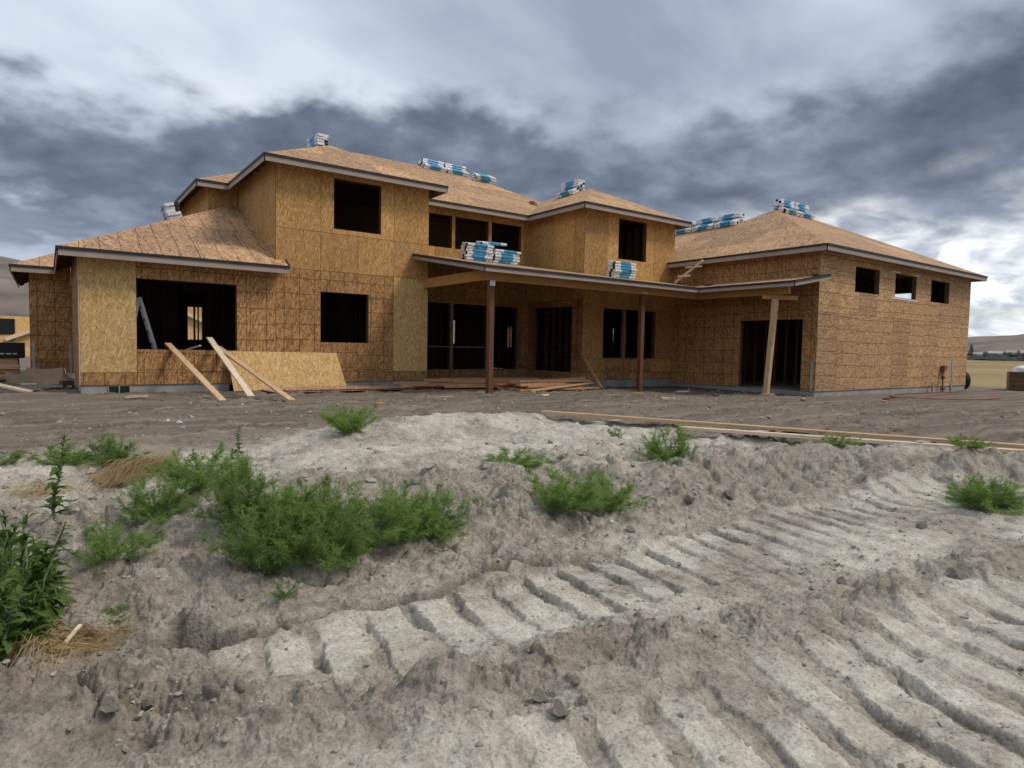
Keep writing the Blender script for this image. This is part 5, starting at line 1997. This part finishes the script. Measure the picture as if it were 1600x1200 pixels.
def stalk(x, y, H, n, lean, label, big=1.0, kinds=(0, 1, 2, 3), z0=None):
    z = gz(x, y) - .02 if z0 is None else z0
    H = H * (.84 if H > .45 else 1)
    r = empty('leafy_weed', (x, y, z), prng.uniform(0, 6.28))
    tag(r, label, 'weed', 'broad-leaved weeds')
    s = MB()
    pts = [(lean * H * (t / 8) ** 1.5, .02 * math.sin(t), H * t / 8) for t in range(9)]
    s.tube(pts, [.011 * (1 - .7 * t / 8) * big for t in range(9)], 6)
    s.obj('stem', M['weed_stem'], r, smooth=True)
    n = int(n * 1.7)
    for k in range(n):
        t = .04 + .94 * (k + prng.random() * .6) / n
        px = lean * H * t ** 1.5
        sc = big * (1.15 - .75 * t) * prng.uniform(.8, 1.2)
        o = link('leaf', LEAF[prng.choice(kinds)], r, (px, 0, H * t), (prng.uniform(-.6, .6), prng.uniform(-.9, .5) - .4 * t, k * 2.4 + prng.uniform(-.8, .8)), (sc, sc * 1.1, sc))
    return r


stalk(-5.02, -13.30, .78, 30, .10, 'tallest broad-leaved weed at the left picture edge', 1.2)
stalk(-4.90, -13.10, .62, 26, .25, 'broad-leaved weed right of the tallest one at left', 1.1)
stalk(-5.12, -13.65, .52, 26, -.1, 'dark broad-leaved weed low at the left picture edge', 1.15)
stalk(-4.98, -13.50, .38, 20, .2, 'short broad-leaved weed above the straw at left', 1.0)
stalk(-5.08, -12.90, .66, 26, .05, 'broad-leaved weed behind the tallest one at left', 1.1)
stalk(-4.86, -11.9, .72, 26, .16, 'slender dark leafy stalk standing up right of the left weeds', 1.0, (1, 2))
stalk(-5.10, -13.15, .70, 34, .12, 'bushy broad-leaved weed filling the left picture edge', 1.0, (0, 2, 3))
stalk(-4.95, -12.95, .50, 30, -.05, 'leafy weed half way up the left edge clump', .95, (0, 2, 3))
stalk(-5.05, -13.75, .40, 26, .15, 'lowest dark leafy weed beside the straw', 1.0)
stalk(-4.93, -13.32, .45, 28, .2, 'short dense leafy weed on the right of the left edge clump', .9, (0, 2, 3))
for k_, (x_, y_, h_, lab_) in enumerate(((-5.16, -13.4, .62, 'yellow-green leafy weed at the very left border'), (-5.0, -13.2, .55, 'leafy weed in the middle of the left border clump'),
                                         (-4.98, -13.62, .34, 'dark leafy weed just above the straw end'), (-5.12, -13.02, .58, 'leafy weed at the back of the left border clump'),
                                         (-4.90, -13.22, .40, 'spreading leafy weed at the right of the left border clump'), (-5.2, -13.7, .5, 'deep green leafy weed in the lower left border'))):
    stalk(x_, y_, h_, 34, prng.uniform(-.25, .25), lab_, prng.uniform(.9, 1.25))
weed(1, -5.08, -13.25, .8, 1.1, 'feathery pale weed inside the left border clump', BIG)
stalk(-3.02, -9.2, .36, 22, .05, 'small upright leafy weed in front of the leaning boards', .75, (1, 2))
stalk(-3.12, -9.35, .16, 14, .1, 'low leafy weed at the foot of the upright one', .7, (1, 2))
stalk(-3.55, -9.4, .16, 12, .1, 'low leafy weed right of the straw tuft', .7, (1, 2))
stalk(-1.95, -12.35, .08, 10, .1, 'flat rosette weed on the plateau', .6, (1, 2))


# straw
def straw(cx, cy, direction, n, L, spreadw, label, zoff=.02, fan=.5, lift=.05):
    rg = random.Random(int(abs(cx * 100)))
    s = MB()
    for k in range(n):
        a = direction + rg.gauss(0, fan)
        x0 = cx + rg.gauss(0, spreadw)
        y0 = cy + rg.gauss(0, spreadw * .7)
        l = L * rg.uniform(.5, 1.15)
        d = Vector((math.cos(a), math.sin(a), 0))
        n_ = Vector((-d.y, d.x, 0)) * .0014
        last = None
        up_ = rg.uniform(0, lift)
        sgn = rg.uniform(-.1, .1)
        for q in range(5):
            t = q / 4
            p = Vector((x0, y0, 0)) + d * l * (t - .5) + Vector((-d.y, d.x, 0)) * sgn * l * t * t
            p.z = up_ * math.sin(math.pi * min(1, t * 1.0)) + zoff + rg.uniform(0, .02)
            cur = (p - n_ * (1 - .6 * t), p + n_ * (1 - .6 * t))
            if last:
                s.face([last[0], last[1], cur[1], cur[0]])
            last = cur
    # drop onto the ground
    xs = np.array([v[0] for v in s.v])
    ys = np.array([v[1] for v in s.v])
    hz = terrain(xs, ys)[0]
    s.v = [(v[0], v[1], v[2] + float(h)) for v, h in zip(s.v, hz)]
    o = s.obj('straw_tuft', M['straw'])
    tag(o, label, 'straw', 'dry straw')
    return o


straw(-4.95, -13.62, R(40), 300, .42, .12, 'large tuft of flattened dry straw at the left picture edge')
straw(-4.72, -13.42, R(28), 160, .30, .07, 'thin wisp of straw running right from the large tuft', lift=.06)
straw(-4.2, -10.35, R(58), 620, .9, .09, 'golden sheaf of straw lying behind the dark weeds', fan=.16, lift=.16, zoff=.04)
straw(-3.85, -9.35, R(80), 140, .30, .08, 'reddish dry tuft at the upper end of the golden sheaf')
straw(-4.9, -10.9, R(20), 160, .30, .15, 'faint straw scatter at the left below the weed patch', lift=.05)
slab('wood_splinter', 'lumber_pale', 'thin white wood splinter lying on the straw', 'splinter', (-4.80, -13.50, gz(-4.8, -13.5) + .05), (.17, .02, .008), (0, R(-12), R(62)))

# ------------------------------------------------------------------ loose clods and crumbs
def clod_mesh(seed, sub=2):
    import bmesh
    rg = random.Random(seed)
    bm = bmesh.new()
    bmesh.ops.create_icosphere(bm, subdivisions=sub, radius=1)
    pl = [(Vector((rg.gauss(0, 1), rg.gauss(0, 1), rg.gauss(0, 1))).normalized(), rg.uniform(.45, .82)) for _ in range(13)]
    for v in bm.verts:
        for n_, d in pl:
            k = v.co.dot(n_) - d
            if k > 0:
                v.co -= n_ * k
        v.co += Vector((rg.gauss(0, .025), rg.gauss(0, .025), rg.gauss(0, .025)))
        v.co.z *= .72
    me = bpy.data.meshes.new('clod')
    bm.to_mesh(me)
    bm.free()
    me.materials.append(M['clod'])
    return me


M['clod'] = mottled('clod_earth', (.23, .20, .165), (.40, .362, .305), 2.5, .95, bump=.7, bscale=9, dist=.12, spec=.1)
CL = [clod_mesh(k, 3) for k in range(5)]
crn = random.Random(31)
for x, y, r_, lab in ((-3.10, -15.36, .062, 'large angular earth clod in the hollow, front one of a pair'),
                      (-3.10, -15.22, .052, 'angular earth clod behind the front clod of the hollow'),
                      (-2.98, -15.38, .030, 'small clod right of the clod pair in the hollow'),
                      (-2.93, -15.28, .028, 'smallest clod right of the hollow'),
                      (.44, -15.6, .075, 'dark rounded clod alone on the pale ground at right'),
                      (-4.48, -13.95, .045, 'clod on the ridge left of the deep hole'),
                      (-4.70, -14.42, .05, 'grey clod near the lower left corner'),
                      (-4.55, -14.35, .035, 'pale clod right of the grey corner clod'),
                      (-4.33, -14.48, .05, 'rounded clod in the broken ground at lower left'),
                      (-4.22, -14.52, .035, 'small clod touching the rounded clod at lower left'),
                      (-3.92, -14.52, .028, 'small clod on the track slab left of centre'),
                      (-2.12, -14.9, .035, 'clod at the lower edge of the upper track'),
                      (-.72, -13.5, .06, 'dark clod at the foot of the bank below the weeds'),
                      (-1.75, -15.7, .02, 'tiny dark clod on the lower track'),
                      (.3, -13.3, .07, 'clod on the face of the bank right of the weeds'),
                      (.9, -13.35, .09, 'broad clod on the face of the bank near the middle'),
                      (-.4, -15.2, .05, 'flat clod beside the pale strip'),
                      (1.6, -14.9, .06, 'clod on the far end of the upper track')):
    o = link('earth_clod', CL[crn.randrange(5)], None, (x, y, gz(x, y) + r_ * .35), (crn.uniform(-.3, .3), crn.uniform(-.3, .3), crn.uniform(0, 6)), (r_, r_ * crn.uniform(.8, 1.1), r_))
    tag(o, lab, 'clod', 'loose earth clods')


def crumbs(n, seed, rmin, rmax, region, name, mat):
    rg = np.random.RandomState(seed)
    xs = rg.uniform(region[0], region[1], n * 3)
    ys = rg.uniform(region[2], region[3], n * 3)
    h, dry, pad, dark, field = terrain(xs, ys)
    pk = rg.rand(n * 3) < (.10 + .5 * dark + .25 * (fbm(xs * 1.5, ys * 1.5, 2, 300) > .1))
    dist = np.hypot(xs - CAM[0], ys - CAM[1])
    pk &= dist > 1.2
    idx = np.where(pk)[0][:n]
    t = (1 + 5 ** .5) / 2
    iv = np.array([(-1, t, 0), (1, t, 0), (-1, -t, 0), (1, -t, 0), (0, -1, t), (0, 1, t), (0, -1, -t), (0, 1, -t), (t, 0, -1), (t, 0, 1), (-t, 0, -1), (-t, 0, 1)]) / math.sqrt(1 + t * t)
    it = np.array([(0, 11, 5), (0, 5, 1), (0, 1, 7), (0, 7, 10), (0, 10, 11), (1, 5, 9), (5, 11, 4), (11, 10, 2), (10, 7, 6), (7, 1, 8), (3, 9, 4), (3, 4, 2), (3, 2, 6), (3, 6, 8), (3, 8, 9), (4, 9, 5), (2, 4, 11), (6, 2, 10), (8, 6, 7), (9, 8, 1)])
    V = []
    F = []
    for q, i in enumerate(idx):
        r_ = rmin + (rmax - rmin) * rg.rand() ** 4
        a = rg.rand() * 6.28
        c_, s_ = math.cos(a), math.sin(a)
        v = iv * (1 + .35 * rg.randn(12, 1)) * r_ * np.array([1, rg.uniform(.6, 1), rg.uniform(.45, .8)])
        v = np.stack([v[:, 0] * c_ - v[:, 1] * s_, v[:, 0] * s_ + v[:, 1] * c_, v[:, 2]], -1)
        V.append(v + np.array([xs[i], ys[i], h[i] + r_ * .25]))
        F.append(it + q * 12)
    me = bpy.data.meshes.new(name)
    me.from_pydata(np.concatenate(V).tolist(), [], np.concatenate(F).tolist())
    me.materials.append(M[mat])
    o = link(name, me)
    o['kind'] = 'stuff'
    tag(o, 'scattered small soil crumbs over the disturbed ground' if mat == 'clod_w' else 'scattered pale chips over the ground', 'soil crumbs' if mat == 'clod_w' else 'chips')
    return o


M['clod_w'] = mottled('crumb_earth', (.22, .192, .158), (.40, .36, .30), 2.5, .95, bump=0, spec=.1, coord='Object')
crumbs(6500, 5, .003, .020, (-6, 4.5, -17.0, -11.0), 'soil_crumbs', 'clod_w')
crumbs(2200, 6, .010, .05, (-7, 14, -12.5, -3.0), 'soil_crumbs', 'clod_w')
crumbs(130, 9, .006, .016, (-6, 4, -16.8, -8.0), 'pale_chips', 'white')
crumbs(60, 12, .02, .05, (-4, 16, -7.5, -2.0), 'pale_chips', 'white')
